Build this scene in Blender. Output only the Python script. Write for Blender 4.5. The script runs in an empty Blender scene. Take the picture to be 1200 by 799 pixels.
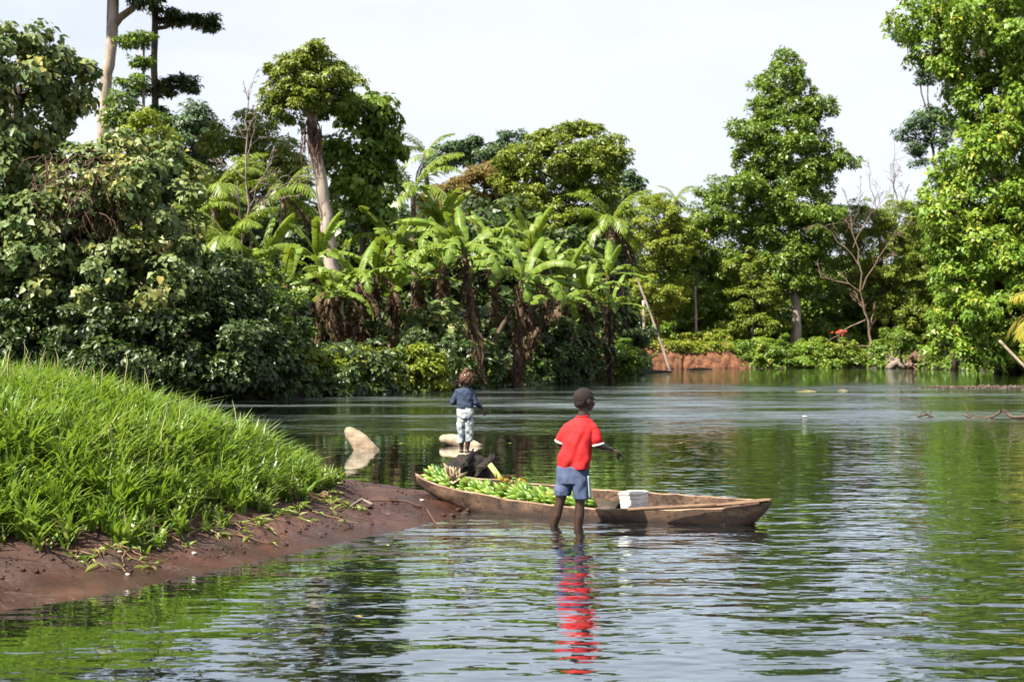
import bpy, math, random
import numpy as np
from mathutils import Vector, Matrix, geometry

# ------------------------------------------------------------------ camera
SC = bpy.context.scene
COL = SC.collection
F0, HZ, CX, CAMH = 1500.0, 410.0, 600.0, 1.35      # focal length (photo px), horizon row, centre column, eye height

cam = bpy.data.cameras.new('camera')
cam.sensor_width = 36.0
cam.lens = 36.0 * F0 / 1200.0
cam.clip_end = 3000.0
cam.clip_start = 0.05
cam.dof.use_dof = True
cam.dof.focus_distance = 10.2
cam.dof.aperture_fstop = 4.5
camo = bpy.data.objects.new('camera', cam)
COL.objects.link(camo)
camo.location = (0, 0, CAMH)
camo.rotation_euler = (math.radians(90) + math.atan((HZ - 399.5) / F0), 0, 0)
SC.camera = camo

# ------------------------------------------------------------------ sky and sun
TO_SUN = Vector((-0.48, -0.38, 0.82)).normalized()
SUN_EL = math.asin(TO_SUN.z)
SUN_AZ = math.atan2(TO_SUN.x, TO_SUN.y)
w = bpy.data.worlds.new('World')
SC.world = w
w.use_nodes = True
nt = w.node_tree
nt.nodes.clear()
out = nt.nodes.new('ShaderNodeOutputWorld')
bg = nt.nodes.new('ShaderNodeBackground')
sky = nt.nodes.new('ShaderNodeTexSky')
sky.sky_type = 'NISHITA'
sky.sun_disc = False
sky.sun_elevation = SUN_EL
sky.sun_rotation = SUN_AZ
sky.air_density = 1.0
sky.dust_density = 2.0
sky.ozone_density = 1.0
tc = nt.nodes.new('ShaderNodeTexCoord')
mp = nt.nodes.new('ShaderNodeMapping')
mp.inputs['Scale'].default_value = (1.0, 1.0, 3.2)
nz = nt.nodes.new('ShaderNodeTexNoise')
nz.inputs['Scale'].default_value = 2.3
nz.inputs['Detail'].default_value = 6.0
nz.inputs['Roughness'].default_value = 0.55
rp = nt.nodes.new('ShaderNodeMapRange')
rp.inputs['From Min'].default_value = 0.32
rp.inputs['From Max'].default_value = 0.62
rp.inputs['To Min'].default_value = 0.62
rp.inputs['To Max'].default_value = 0.96
mx = nt.nodes.new('ShaderNodeMix')
mx.data_type = 'RGBA'
mx.inputs['B'].default_value = (5.25, 5.4, 5.85, 1)      # thin bright cloud veil
nt.links.new(tc.outputs['Generated'], mp.inputs['Vector'])
nt.links.new(mp.outputs['Vector'], nz.inputs['Vector'])
nt.links.new(nz.outputs['Fac'], rp.inputs['Value'])
sx = nt.nodes.new('ShaderNodeSeparateXYZ')
nt.links.new(tc.outputs['Generated'], sx.inputs['Vector'])
el = nt.nodes.new('ShaderNodeMapRange')                  # haze near the horizon, thinner veil and more blue overhead
el.inputs['From Min'].default_value = 0.10
el.inputs['From Max'].default_value = 0.85
el.inputs['To Min'].default_value = 1.0
el.inputs['To Max'].default_value = 0.62
nt.links.new(sx.outputs['Z'], el.inputs['Value'])
vm = nt.nodes.new('ShaderNodeMath')
vm.operation = 'MULTIPLY'
nt.links.new(rp.outputs['Result'], vm.inputs[0])
nt.links.new(el.outputs['Result'], vm.inputs[1])
nt.links.new(vm.outputs[0], mx.inputs['Factor'])
nt.links.new(sky.outputs['Color'], mx.inputs['A'])
nt.links.new(mx.outputs['Result'], bg.inputs['Color'])
bg.inputs['Strength'].default_value = 0.0605
nt.links.new(bg.outputs['Background'], out.inputs['Surface'])

sl = bpy.data.lights.new('sun', 'SUN')
sl.energy = 5.0
sl.angle = math.radians(0.6)
sl.color = (1.0, 0.93, 0.80)
so = bpy.data.objects.new('sun', sl)
COL.objects.link(so)
so.location = (-20, -10, 30)
so.rotation_euler = (-TO_SUN).to_track_quat('-Z', 'Y').to_euler()

SC.view_settings.view_transform = 'Standard'
SC.view_settings.look = 'None'
SC.view_settings.exposure = 1.7
SC.view_settings.gamma = 1.0
SC.render.engine = 'CYCLES'
SC.cycles.use_denoising = True
SC.cycles.max_bounces = 6
SC.cycles.diffuse_bounces = 2
SC.cycles.glossy_bounces = 3
SC.cycles.transmission_bounces = 3
SC.cycles.transparent_max_bounces = 6
SC.cycles.caustics_reflective = False
SC.cycles.caustics_refractive = False

# ------------------------------------------------------------------ helpers
RNG = np.random.default_rng(11)
random.seed(5)


def at(px, py, Y):
    """A point that shows at photo pixel px, py when it stands Y metres away."""
    return np.array([(px - CX) / F0 * Y, Y, CAMH + (HZ - py) / F0 * Y])


def unit(a):
    return a / (np.linalg.norm(a, axis=-1, keepdims=True) + 1e-9)


def raw_mesh(name, V, F, smooth=False, attrs=None):
    """F: array of shape (m, k), every polygon with k corners."""
    V = np.asarray(V, dtype=np.float32)
    F = np.asarray(F, dtype=np.int32)
    me = bpy.data.meshes.new(name)
    me.vertices.add(len(V))
    me.vertices.foreach_set('co', V.ravel())
    k = F.shape[1]
    me.loops.add(F.size)
    me.loops.foreach_set('vertex_index', F.ravel())
    me.polygons.add(len(F))
    me.polygons.foreach_set('loop_start', np.arange(len(F), dtype=np.int32) * k)
    me.polygons.foreach_set('loop_total', np.full(len(F), k, dtype=np.int32))
    if smooth:
        me.polygons.foreach_set('use_smooth', np.ones(len(F), dtype=bool))
    me.update(calc_edges=True)
    for nm, val in (attrs or {}).items():
        a = me.attributes.new(nm, 'FLOAT', 'FACE')
        a.data.foreach_set('value', np.asarray(val, dtype=np.float32))
    me.validate()
    return me


class Mesh:
    """Collects tubes, boxes and sheets as quads and builds one object."""
    def __init__(self):
        self.V, self.F, self.n = [], [], 0

    def add(self, V, F):
        self.V.append(np.asarray(V, float))
        self.F.append(np.asarray(F, int) + self.n)
        self.n += len(V)

    def tube(self, pts, rad, sides=8, cap=True, wob=0.0):
        pts = np.asarray(pts, float)
        n = len(pts)
        rad = np.broadcast_to(np.asarray(rad, float), (n,))
        T = np.gradient(pts, axis=0)
        T = unit(T)
        ref = np.array([0.0, 0, 1]) if abs(T[0][2]) < 0.9 else np.array([1.0, 0, 0])
        A = unit(np.cross(T, ref))
        B = np.cross(T, A)
        ang = np.linspace(0, 2 * np.pi, sides, endpoint=False)
        R = rad[:, None] * (1 + wob * RNG.standard_normal((n, sides)))
        V = pts[:, None, :] + R[..., None] * (np.cos(ang)[None, :, None] * A[:, None, :] + np.sin(ang)[None, :, None] * B[:, None, :])
        V = V.reshape(-1, 3)
        F = []
        for i in range(n - 1):
            for j in range(sides):
                j2 = (j + 1) % sides
                F.append((i * sides + j, i * sides + j2, (i + 1) * sides + j2, (i + 1) * sides + j))
        if cap:
            V = np.vstack([V, pts[0] , pts[-1]])
            a, b = n * sides, n * sides + 1
            for j in range(0, sides, 2):
                F.append((a, (j + 2) % sides, j + 1, j))
                o = (n - 1) * sides
                F.append((b, o + j, o + j + 1, o + (j + 2) % sides))
        self.add(V, F)
        return self

    def grid(self, P):
        """P: (n, m, 3) points -> sheet of quads."""
        n, m = P.shape[:2]
        i, j = np.meshgrid(np.arange(n - 1), np.arange(m - 1), indexing='ij')
        a = (i * m + j).ravel()
        self.add(P.reshape(-1, 3), np.stack([a, a + m, a + m + 1, a + 1], 1))
        return self

    def box(self, c, s, R=None):
        c = np.asarray(c, float)
        s = np.asarray(s, float) / 2
        V = np.array([[x, y, z] for x in (-1, 1) for y in (-1, 1) for z in (-1, 1)], float) * s
        if R is not None:
            V = V @ np.array(R).T
        F = [(0, 1, 3, 2), (4, 6, 7, 5), (0, 4, 5, 1), (2, 3, 7, 6), (0, 2, 6, 4), (1, 5, 7, 3)]
        self.add(V + c, F)
        return self

    def mesh(self, name, org=(0, 0, 0), smooth=True):
        return raw_mesh(name, np.vstack(self.V) - np.asarray(org, float), np.vstack(self.F), smooth)


def link(name, me, m, parent=None, loc=None):
    o = bpy.data.objects.new(name, me)
    COL.objects.link(o)
    if me is not None and m is not None and not me.materials:
        me.materials.append(m)
    if parent is not None:
        o.parent = parent
    if loc is not None:
        o.location = loc
    return o


def tag(o, label=None, cat=None, group=None, kind=None):
    if label: o['label'] = label
    if cat: o['category'] = cat
    if group: o['group'] = group
    if kind: o['kind'] = kind
    return o


def thing(name, loc, label, cat, group=None):
    o = bpy.data.objects.new(name, None)
    o.empty_display_size = 0.2
    COL.objects.link(o)
    o.location = loc
    return tag(o, label, cat, group)


# ------------------------------------------------------------------ materials
def new_mat(name):
    m = bpy.data.materials.new(name)
    m.use_nodes = True
    t = m.node_tree
    b = t.nodes['Principled BSDF']
    return m, t, b


def ramp(t, cols, fac):
    r = t.nodes.new('ShaderNodeValToRGB')
    e = r.color_ramp.elements
    while len(e) < len(cols):
        e.new(0.5)
    for k, (p, c) in enumerate(cols):
        e[k].position = p
        e[k].color = (*c, 1)
    t.links.new(fac, r.inputs['Fac'])
    return r.outputs['Color']


def noise(t, scale, detail=4, rough=0.55, stretch=(1, 1, 1), coord='Object'):
    c = t.nodes.new('ShaderNodeTexCoord')
    mp_ = t.nodes.new('ShaderNodeMapping')
    mp_.inputs['Scale'].default_value = stretch
    n = t.nodes.new('ShaderNodeTexNoise')
    n.inputs['Scale'].default_value = scale
    n.inputs['Detail'].default_value = detail
    n.inputs['Roughness'].default_value = rough
    t.links.new(c.outputs[coord], mp_.inputs['Vector'])
    t.links.new(mp_.outputs['Vector'], n.inputs['Vector'])
    return n.outputs['Fac']


def bump(t, b, fac, strength=0.5, dist=0.02):
    bp = t.nodes.new('ShaderNodeBump')
    bp.inputs['Strength'].default_value = strength
    bp.inputs['Distance'].default_value = dist
    t.links.new(fac, bp.inputs['Height'])
    t.links.new(bp.outputs['Normal'], b.inputs['Normal'])
    return bp


def leaf_mat(name, cols, trans=0.3, tcol=(0.16, 0.26, 0.02), rough=0.42, spec=0.4):
    m, t, b = new_mat(name)
    a = t.nodes.new('ShaderNodeAttribute')
    a.attribute_name = 'tint'
    n = len(cols)
    c = ramp(t, [(i / max(1, n - 1), q) for i, q in enumerate(cols)], a.outputs['Fac'])
    t.links.new(c, b.inputs['Base Color'])
    b.inputs['Roughness'].default_value = rough
    b.inputs['Specular IOR Level'].default_value = spec
    tr = t.nodes.new('ShaderNodeBsdfTranslucent')
    mxc = t.nodes.new('ShaderNodeMix')
    mxc.data_type = 'RGBA'
    mxc.inputs['Factor'].default_value = 0.6
    mxc.inputs['B'].default_value = (*tcol, 1)
    t.links.new(c, mxc.inputs['A'])
    t.links.new(mxc.outputs['Result'], tr.inputs['Color'])
    ms = t.nodes.new('ShaderNodeMixShader')
    ms.inputs['Fac'].default_value = trans
    t.links.new(b.outputs['BSDF'], ms.inputs[1])
    t.links.new(tr.outputs['BSDF'], ms.inputs[2])
    t.links.new(ms.outputs['Shader'], t.nodes['Material Output'].inputs['Surface'])
    return m


def plain(name, cols, scale=8.0, rough=0.8, bs=0.4, bd=0.02, stretch=(1, 1, 1), detail=6, spec=0.3):
    m, t, b = new_mat(name)
    f = noise(t, scale, detail, 0.6, stretch)
    n = len(cols)
    c = ramp(t, [(0.3 + 0.4 * i / max(1, n - 1), q) for i, q in enumerate(cols)], f)
    t.links.new(c, b.inputs['Base Color'])
    b.inputs['Roughness'].default_value = rough
    b.inputs['Specular IOR Level'].default_value = spec
    if bs:
        bump(t, b, noise(t, scale * 2.3, detail, 0.65, stretch), bs, bd)
    return m


M = {}
M['vine'] = leaf_mat('vine_leaf', [(0.0444, 0.0775, 0.025), (0.0912, 0.1414, 0.046), (0.162, 0.1915, 0.06), (0.3444, 0.2884, 0.063)], .22, (.12, .19, .03), .46, .3)
M['vine_bright'] = leaf_mat('bright_vine_leaf', [(0.062, 0.1316, 0.0117), (0.1161, 0.2166, 0.0189), (0.1712, 0.2631, 0.0279), (0.4106, 0.3562, 0.0477)], .32, (.24, .33, .03), .46, .35)
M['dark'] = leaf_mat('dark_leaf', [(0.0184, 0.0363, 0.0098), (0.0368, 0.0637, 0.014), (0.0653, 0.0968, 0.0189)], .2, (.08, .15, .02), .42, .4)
M['blue'] = leaf_mat('blue_green_leaf', [(0.03, 0.0621, 0.0263), (0.0552, 0.1023, 0.0389), (0.0972, 0.1483, 0.0462)], .2, (.08, .14, .03), .45, .35)
M['mid'] = leaf_mat('mid_green_leaf', [(0.0535, 0.1082, 0.0132), (0.1056, 0.1744, 0.018), (0.181, 0.2405, 0.0246)], .28, (.16, .26, .02), .42, .4)
M['olive'] = leaf_mat('olive_leaf', [(0.076, 0.1186, 0.0132), (0.1342, 0.1824, 0.018), (0.2103, 0.2359, 0.0236)], .28, (.22, .26, .03), .45, .35)
M['yellow'] = leaf_mat('yellow_green_leaf', [(0.0999, 0.1501, 0.0123), (0.1731, 0.223, 0.018), (0.273, 0.2716, 0.0284)], .32, (.26, .33, .03), .45, .35)
M['russet'] = leaf_mat('russet_leaf', [(0.086, 0.088, 0.018), (0.152, 0.115, 0.027), (0.245, 0.131, 0.045)], .28, (.28, .2, .05), .5, .3)
M['dry'] = leaf_mat('dry_leaf', [(0.031, 0.018, 0.0104), (0.0744, 0.0468, 0.0261), (0.1736, 0.123, 0.0725)], .25, (.3, .2, .08), .7, .2)
M['banana_leaf'] = leaf_mat('banana_leaf', [(0.0657, 0.1278, 0.0144), (0.1241, 0.2016, 0.0248), (0.1969, 0.2556, 0.0392)], .36, (.30, .38, .03), .46, .3)
M['banana_leaf_yellow'] = leaf_mat('yellow_banana_leaf', [(.20, .19, .03), (.36, .27, .04), (.40, .25, .05)], .35, (.5, .36, .05), .45, .4)
M['palm'] = leaf_mat('palm_leaflet', [(0.0685, 0.1339, 0.0132), (0.1379, 0.2041, 0.0198), (0.2266, 0.2592, 0.0293)], .3, (.2, .28, .02), .38, .5)
M['palm_yellow'] = leaf_mat('yellowing_palm_leaflet', [(.15, .19, .02), (.28, .27, .03), (.33, .20, .06)], .35, (.45, .4, .04), .4, .4)
M['grass'] = leaf_mat('grass_blade', [(0.054, 0.1092, 0.0154), (0.0994, 0.1768, 0.0242), (0.162, 0.234, 0.0495), (0.324, 0.3016, 0.154)], .36, (.26, .40, .02), .40, .42)
M['bark_pale'] = plain('pale_bark', [(.15, .11, .09), (.30, .24, .20), (.40, .34, .30)], 3.0, .85, .5, .04, (1, 1, .35))
M['bark'] = plain('brown_bark', [(.075, .05, .034), (.14, .10, .07), (.21, .16, .12)], 3.0, .9, .6, .05, (1, 1, .3))
M['bark_dark'] = plain('dark_bark', [(.03, .022, .016), (.065, .05, .038), (.10, .08, .065)], 4.0, .9, .6, .05, (1, 1, .3))
M['twig'] = plain('grey_twig', [(.09, .068, .052), (.17, .135, .11), (.24, .20, .17)], 5.0, .85, .3, .01)
M['twig_red'] = plain('red_brown_twig', [(.04, .021, .014), (.085, .045, .03), (.14, .085, .06)], 5.0, .85, .3, .01)
M['banana_stem'] = plain('banana_stem', [(.03, .02, .013), (.075, .048, .03), (.11, .09, .04)], 5.0, .75, .5, .03, (1, 1, .25))
M['skin'] = plain('dark_skin', [(.030, .0135, .009), (.041, .0195, .013), (.052, .026, .0175)], 9.0, .36, .12, .003, spec=.4)
M['hair_black'] = plain('black_hair', [(.005, .003, .003), (.011, .006, .006), (.024, .012, .010)], 90.0, .75, 1.0, .006)
M['hair_brown'] = plain('sun_bleached_hair', [(.05, .022, .013), (.10, .050, .030), (.17, .095, .06)], 60.0, .75, 1.0, .008)
M['red_cloth'] = plain('red_cloth', [(.34, .013, .016), (.40, .018, .020), (.44, .023, .025)], 7.0, .85, .3, .008, spec=.2)
M['white_cloth'] = plain('white_cloth', [(.56, .55, .53), (.64, .63, .61)], 10.0, .85, .2, .004, spec=.2)
M['blue_shorts'] = plain('slate_blue_cloth', [(.045, .060, .115), (.060, .080, .145), (.080, .10, .17)], 9.0, .85, .35, .01, spec=.2)
M['navy_cloth'] = plain('navy_cloth', [(.020, .030, .058), (.030, .043, .076), (.044, .058, .092)], 11.0, .85, .35, .01, spec=.2)
M['pants'] = plain('patterned_cloth', [(.05, .065, .10), (.18, .22, .26), (.38, .40, .39), (.46, .46, .44)], 17.0, .85, .35, .008, detail=3, spec=.2)
M['box_white'] = plain('white_plastic', [(.56, .52, .46), (.64, .61, .56), (.68, .66, .62)], 12.0, .5, .1, .002)
M['rock'] = plain('river_stone', [(.16, .12, .10), (.26, .20, .17), (.34, .28, .25)], 6.0, .8, .5, .02)
M['rock_yellow'] = plain('mossy_yellow_stone', [(.06, .055, .02), (.12, .105, .045), (.18, .16, .08)], 6.0, .85, .5, .02)
M['drift_pale'] = plain('bleached_wood', [(.10, .07, .045), (.25, .19, .13), (.38, .31, .23)], 4.0, .85, .6, .02, (1, 3, 3))
M['drift_dark'] = plain('charred_wood', [(.004, .003, .003), (.009, .007, .006), (.028, .018, .012)], 6.0, .8, .8, .03)
M['paddle'] = plain('worn_paddle_wood', [(.075, .042, .024), (.13, .078, .046), (.19, .125, .08)], 8.0, .75, .3, .004, (1, 6, 6))
M['paper'] = plain('pale_litter', [(.30, .26, .23), (.42, .38, .34)], 9.0, .8, .2, .004)
M['mud_clod'] = plain('dark_mud_clod', [(.010, .005, .004), (.024, .011, .008), (.040, .018, .012)], 20, .7, .6, .01)
M['flower'] = plain('orange_red_flower', [(.55, .05, .02), (.7, .10, .03)], 9.0, .6, .2, .01)


def banana_mat():
    m, t, b = new_mat('green_banana')
    oi = t.nodes.new('ShaderNodeObjectInfo')
    c = ramp(t, [(0, (.060, .130, .010)), (.5, (.100, .180, .014)), (.85, (.155, .225, .022)), (1, (.24, .23, .025))], oi.outputs['Random'])
    n = noise(t, 30, 4)
    mxn = t.nodes.new('ShaderNodeMix'); mxn.data_type = 'RGBA'; mxn.blend_type = 'MULTIPLY'
    mxn.inputs['Factor'].default_value = 0.5
    c2 = ramp(t, [(.35, (.55, .55, .45)), (.6, (1, 1, 1))], n)
    t.links.new(c, mxn.inputs['A']); t.links.new(c2, mxn.inputs['B'])
    t.links.new(mxn.outputs['Result'], b.inputs['Base Color'])
    b.inputs['Roughness'].default_value = .38
    return m


def canoe_mat():
    m, t, b = new_mat('dugout_wood')
    f = noise(t, 5.0, 8, .65, (.35, 1.5, 1.5))
    f2 = noise(t, 16.0, 6, .7, (.6, 1, 1))
    c1 = ramp(t, [(.30, (.018, .009, .006)), (.42, (.055, .029, .018)), (.56, (.12, .070, .043)), (.70, (.26, .175, .115))], f)
    c2 = ramp(t, [(.40, (.14, .10, .08)), (.54, (1, 1, 1))], f2)
    mxn = t.nodes.new('ShaderNodeMix'); mxn.data_type = 'RGBA'; mxn.blend_type = 'MULTIPLY'
    mxn.inputs['Factor'].default_value = .85
    t.links.new(c1, mxn.inputs['A']); t.links.new(c2, mxn.inputs['B'])
    # water stain rising from the waterline
    g = t.nodes.new('ShaderNodeNewGeometry')
    sp = t.nodes.new('ShaderNodeSeparateXYZ')
    t.links.new(g.outputs['Position'], sp.inputs['Vector'])
    ad = t.nodes.new('ShaderNodeMath'); ad.operation = 'MULTIPLY_ADD'
    ad.inputs[1].default_value = 0.10; ad.inputs[2].default_value = -0.05
    t.links.new(f2, ad.inputs[0])
    su = t.nodes.new('ShaderNodeMath'); su.operation = 'SUBTRACT'
    t.links.new(sp.outputs['Z'], su.inputs[0]); t.links.new(ad.outputs[0], su.inputs[1])
    mr = t.nodes.new('ShaderNodeMapRange')
    mr.inputs['From Min'].default_value = -.01; mr.inputs['From Max'].default_value = 0.05
    t.links.new(su.outputs[0], mr.inputs['Value'])
    wet = t.nodes.new('ShaderNodeMix'); wet.data_type = 'RGBA'
    wet.inputs['A'].default_value = (.035, .018, .012, 1)
    t.links.new(mr.outputs['Result'], wet.inputs['Factor'])
    t.links.new(mxn.outputs['Result'], wet.inputs['B'])
    t.links.new(wet.outputs['Result'], b.inputs['Base Color'])
    b.inputs['Roughness'].default_value = .72
    bump(t, b, f2, .6, .012)
    return m


def mud_mat():
    m, t, b = new_mat('red_mud')
    f = noise(t, 2.2, 8, .6)
    f2 = noise(t, 22, 6, .7)
    c1 = ramp(t, [(.3, (.020, .0070, .0042)), (.5, (.045, .0160, .0092)), (.7, (.082, .032, .0185))], f)
    c2 = ramp(t, [(.35, (.45, .42, .4)), (.6, (1, 1, 1))], f2)
    mxn = t.nodes.new('ShaderNodeMix'); mxn.data_type = 'RGBA'; mxn.blend_type = 'MULTIPLY'
    mxn.inputs['Factor'].default_value = .6
    t.links.new(c1, mxn.inputs['A']); t.links.new(c2, mxn.inputs['B'])
    t.links.new(mxn.outputs['Result'], b.inputs['Base Color'])
    g = t.nodes.new('ShaderNodeNewGeometry')
    sp = t.nodes.new('ShaderNodeSeparateXYZ')
    t.links.new(g.outputs['Position'], sp.inputs['Vector'])
    mr = t.nodes.new('ShaderNodeMapRange')
    mr.inputs['From Min'].default_value = 0.05; mr.inputs['From Max'].default_value = 0.17
    mr.inputs['To Min'].default_value = 0.20; mr.inputs['To Max'].default_value = 0.85
    t.links.new(sp.outputs['Z'], mr.inputs['Value'])
    t.links.new(mr.outputs['Result'], b.inputs['Roughness'])
    bump(t, b, noise(t, 14, 8, .7), .8, .04)
    return m


def soil_mat():
    m, t, b = new_mat('forest_soil')
    c = ramp(t, [(.3, (.022, .016, .010)), (.5, (.05, .036, .022)), (.66, (.045, .058, .018)), (.8, (.08, .055, .035))], noise(t, .8, 8, .6))
    t.links.new(c, b.inputs['Base Color'])
    b.inputs['Roughness'].default_value = .95
    bump(t, b, noise(t, 6, 6, .6), .6, .08)
    return m


def red_bank_mat():
    m, t, b = new_mat('red_earth')
    c = ramp(t, [(.28, (.035, .014, .007)), (.46, (.115, .045, .019)), (.62, (.18, .072, .030)), (.8, (.08, .05, .025))], noise(t, 1.6, 8, .6, (1, 1, 2.2)))
    t.links.new(c, b.inputs['Base Color'])
    b.inputs['Roughness'].default_value = .95
    bump(t, b, noise(t, 5, 8, .7), .7, .12)
    return m


def water_mat():
    m, t, b = new_mat('river_water')
    t.nodes.remove(b)
    o = t.nodes['Material Output']
    # ripples: three sizes of wavelet, calmed in the lee of bank and boat, roughened by gusts further out
    r1 = noise(t, 2.6, 2, .5, (.62, 1.25, 1))
    r2 = noise(t, 6.5, 2, .5, (.6, 1.2, 1))
    r3 = noise(t, .9, 2, .5, (.6, 1.0, 1))
    def math_(op, a, b2, c3=None):
        n = t.nodes.new('ShaderNodeMath'); n.operation = op
        for k, v in enumerate((a, b2, c3)):
            if v is None: continue
            if isinstance(v, (int, float)): n.inputs[k].default_value = v
            else: t.links.new(v, n.inputs[k])
        return n.outputs[0]
    hgt = math_('SUBTRACT', math_('MULTIPLY_ADD', r2, .30, math_('MULTIPLY_ADD', r1, .75, math_('MULTIPLY', r3, .9))), .975)
    g = t.nodes.new('ShaderNodeNewGeometry')
    sp = t.nodes.new('ShaderNodeSeparateXYZ')
    t.links.new(g.outputs['Position'], sp.inputs['Vector'])
    X, Y = sp.outputs['X'], sp.outputs['Y']
    def mrange(v, a, b2, c0, d0, smooth=True):
        n = t.nodes.new('ShaderNodeMapRange')
        n.interpolation_type = 'SMOOTHSTEP' if smooth else 'LINEAR'
        n.inputs['From Min'].default_value = a; n.inputs['From Max'].default_value = b2
        n.inputs['To Min'].default_value = c0; n.inputs['To Max'].default_value = d0
        t.links.new(v, n.inputs['Value'])
        return n.outputs['Result']
    streak = math_('MULTIPLY', mrange(noise(t, .30, 4, .6, (.22, 1.0, 1)), .36, .60, .10, 1.0), mrange(noise(t, 1.1, 3, .6, (.35, 1.3, 1)), .30, .62, .35, 1.15))
    Yw = math_('MULTIPLY_ADD', noise(t, .22, 3, .6, (.5, 1, 1)), 14.0, math_('SUBTRACT', Y, 7.0))
    band = math_('MULTIPLY', mrange(Yw, 18.0, 27.0, .0, 1.0), mrange(Yw, 38.0, 60.0, 1.0, .10))   # the breeze reaches the open reach in mid river
    wind = math_('MULTIPLY', band, streak)
    gust = math_('MULTIPLY', wind, 2.6)
    calm_shore = mrange(math_('MULTIPLY_ADD', Y, .85, X), 5.0, 7.4, .40, 1.0)   # lee of the mud bank, lower left
    lee = mrange(Y, 10.4, 12.5, 1.0, .0)                                        # lee behind the canoe
    mid = math_('MULTIPLY', mrange(X, -1.0, 5.0, .10, .62), mrange(Y, 10.4, 12.5, .0, 1.0))
    amp = math_('MULTIPLY', math_('ADD', lee, math_('ADD', mid, gust)), calm_shore)
    bp = t.nodes.new('ShaderNodeBump')
    bp.inputs['Strength'].default_value = 1.0
    bp.inputs['Distance'].default_value = 1.0
    t.links.new(math_('MULTIPLY', math_('MULTIPLY', hgt, amp), .042), bp.inputs['Height'])
    N = bp.outputs['Normal']
    fr = t.nodes.new('ShaderNodeFresnel'); fr.inputs['IOR'].default_value = 1.6
    t.links.new(N, fr.inputs['Normal'])
    gl = t.nodes.new('ShaderNodeBsdfGlossy'); t.links.new(math_('MULTIPLY_ADD', wind, .22, .012), gl.inputs['Roughness'])   # ripples finer than a pixel
    gl.inputs['Color'].default_value = (.86, .94, 1, 1)
    t.links.new(N, gl.inputs['Normal'])
    df = t.nodes.new('ShaderNodeBsdfDiffuse'); df.inputs['Color'].default_value = (.007, .011, .008, 1)
    tp = t.nodes.new('ShaderNodeBsdfTransparent'); tp.inputs['Color'].default_value = (.62, .52, .36, 1)
    m1 = t.nodes.new('ShaderNodeMixShader'); m1.inputs['Fac'].default_value = .45
    t.links.new(df.outputs[0], m1.inputs[1]); t.links.new(tp.outputs[0], m1.inputs[2])
    m2 = t.nodes.new('ShaderNodeMixShader')
    t.links.new(math_('MINIMUM', math_('MULTIPLY', fr.outputs[0], 1.8), 1.0), m2.inputs['Fac'])
    t.links.new(m1.outputs[0], m2.inputs[1]); t.links.new(gl.outputs[0], m2.inputs[2])
    t.links.new(m2.outputs[0], o.inputs['Surface'])
    return m


M['banana'] = banana_mat()
M['canoe'] = canoe_mat()
M['mud'] = mud_mat()
M['soil'] = soil_mat()
M['red_bank'] = red_bank_mat()
M['water'] = water_mat()


# ------------------------------------------------------------------ terrain
def vnoise(x, y, seed=0):
    """Smooth value noise in 0..1."""
    xi, yi = np.floor(x).astype(int), np.floor(y).astype(int)
    fx, fy = x - xi, y - yi
    fx, fy = fx * fx * (3 - 2 * fx), fy * fy * (3 - 2 * fy)
    def h(a, b):
        n = (a * 374761393 + b * 668265263 + seed * 144665) & 0x7fffffff
        n = ((n ^ (n >> 13)) * 1274126177) & 0x7fffffff
        return (n ^ (n >> 16)) % 65536 / 65535.0
    return (h(xi, yi) * (1 - fx) + h(xi + 1, yi) * fx) * (1 - fy) + (h(xi, yi + 1) * (1 - fx) + h(xi + 1, yi + 1) * fx) * fy


def sdist(P, poly):
    """Signed distance of points P (n,2) to a polygon, positive inside."""
    poly = np.asarray(poly, float)
    d = np.full(len(P), 1e9)
    inside = np.zeros(len(P), bool)
    n = len(poly)
    for i in range(n):
        a, b = poly[i], poly[(i + 1) % n]
        ab = b - a
        tt = np.clip(((P - a) @ ab) / (ab @ ab + 1e-12), 0, 1)
        d = np.minimum(d, np.linalg.norm(P - a - tt[:, None] * ab, axis=1))
        c = ((a[1] > P[:, 1]) != (b[1] > P[:, 1])) & (P[:, 0] < (b[0] - a[0]) * (P[:, 1] - a[1]) / (b[1] - a[1] + 1e-12) + a[0])
        inside ^= c
    return np.where(inside, d, -d)


RIVER = [(-19, -40), (-19, 30), (-13, 33.2), (-7.3, 35.4), (-4.4, 38.9), (-2.3, 43), (0, 48), (3, 56), (6, 67), (8.6, 84), (9.4, 90),
         (16, 94), (25.7, 94.5), (29, 91), (30.5, 84), (29.5, 74), (28, 50), (27, 0), (27, -40)]
MUD = [(-16, 1.5), (-6, 4.3), (-2.75, 6.45), (-2.64, 6.62), (-2.33, 7.0), (-2.0, 7.5), (-1.64, 8.2), (-1.2, 9.0), (-.78, 9.7), (-.5, 10.3),
       (-.36, 10.8), (-.40, 11.4), (-.75, 12.0), (-1.5, 12.7), (-2.4, 13.8), (-4.0, 15.4), (-7, 16.8), (-16, 18.5)]
GRASS = [(-16, 3.0), (-6, 5.6), (-3.2, 7.15), (-2.95, 7.45), (-2.52, 7.7), (-2.15, 8.2), (-1.86, 8.95), (-1.62, 9.7), (-1.48, 10.3), (-1.50, 10.9),
         (-1.75, 11.6), (-2.3, 12.5), (-3.2, 13.7), (-4.4, 14.8), (-7, 16.0), (-16, 17.6)]


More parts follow.
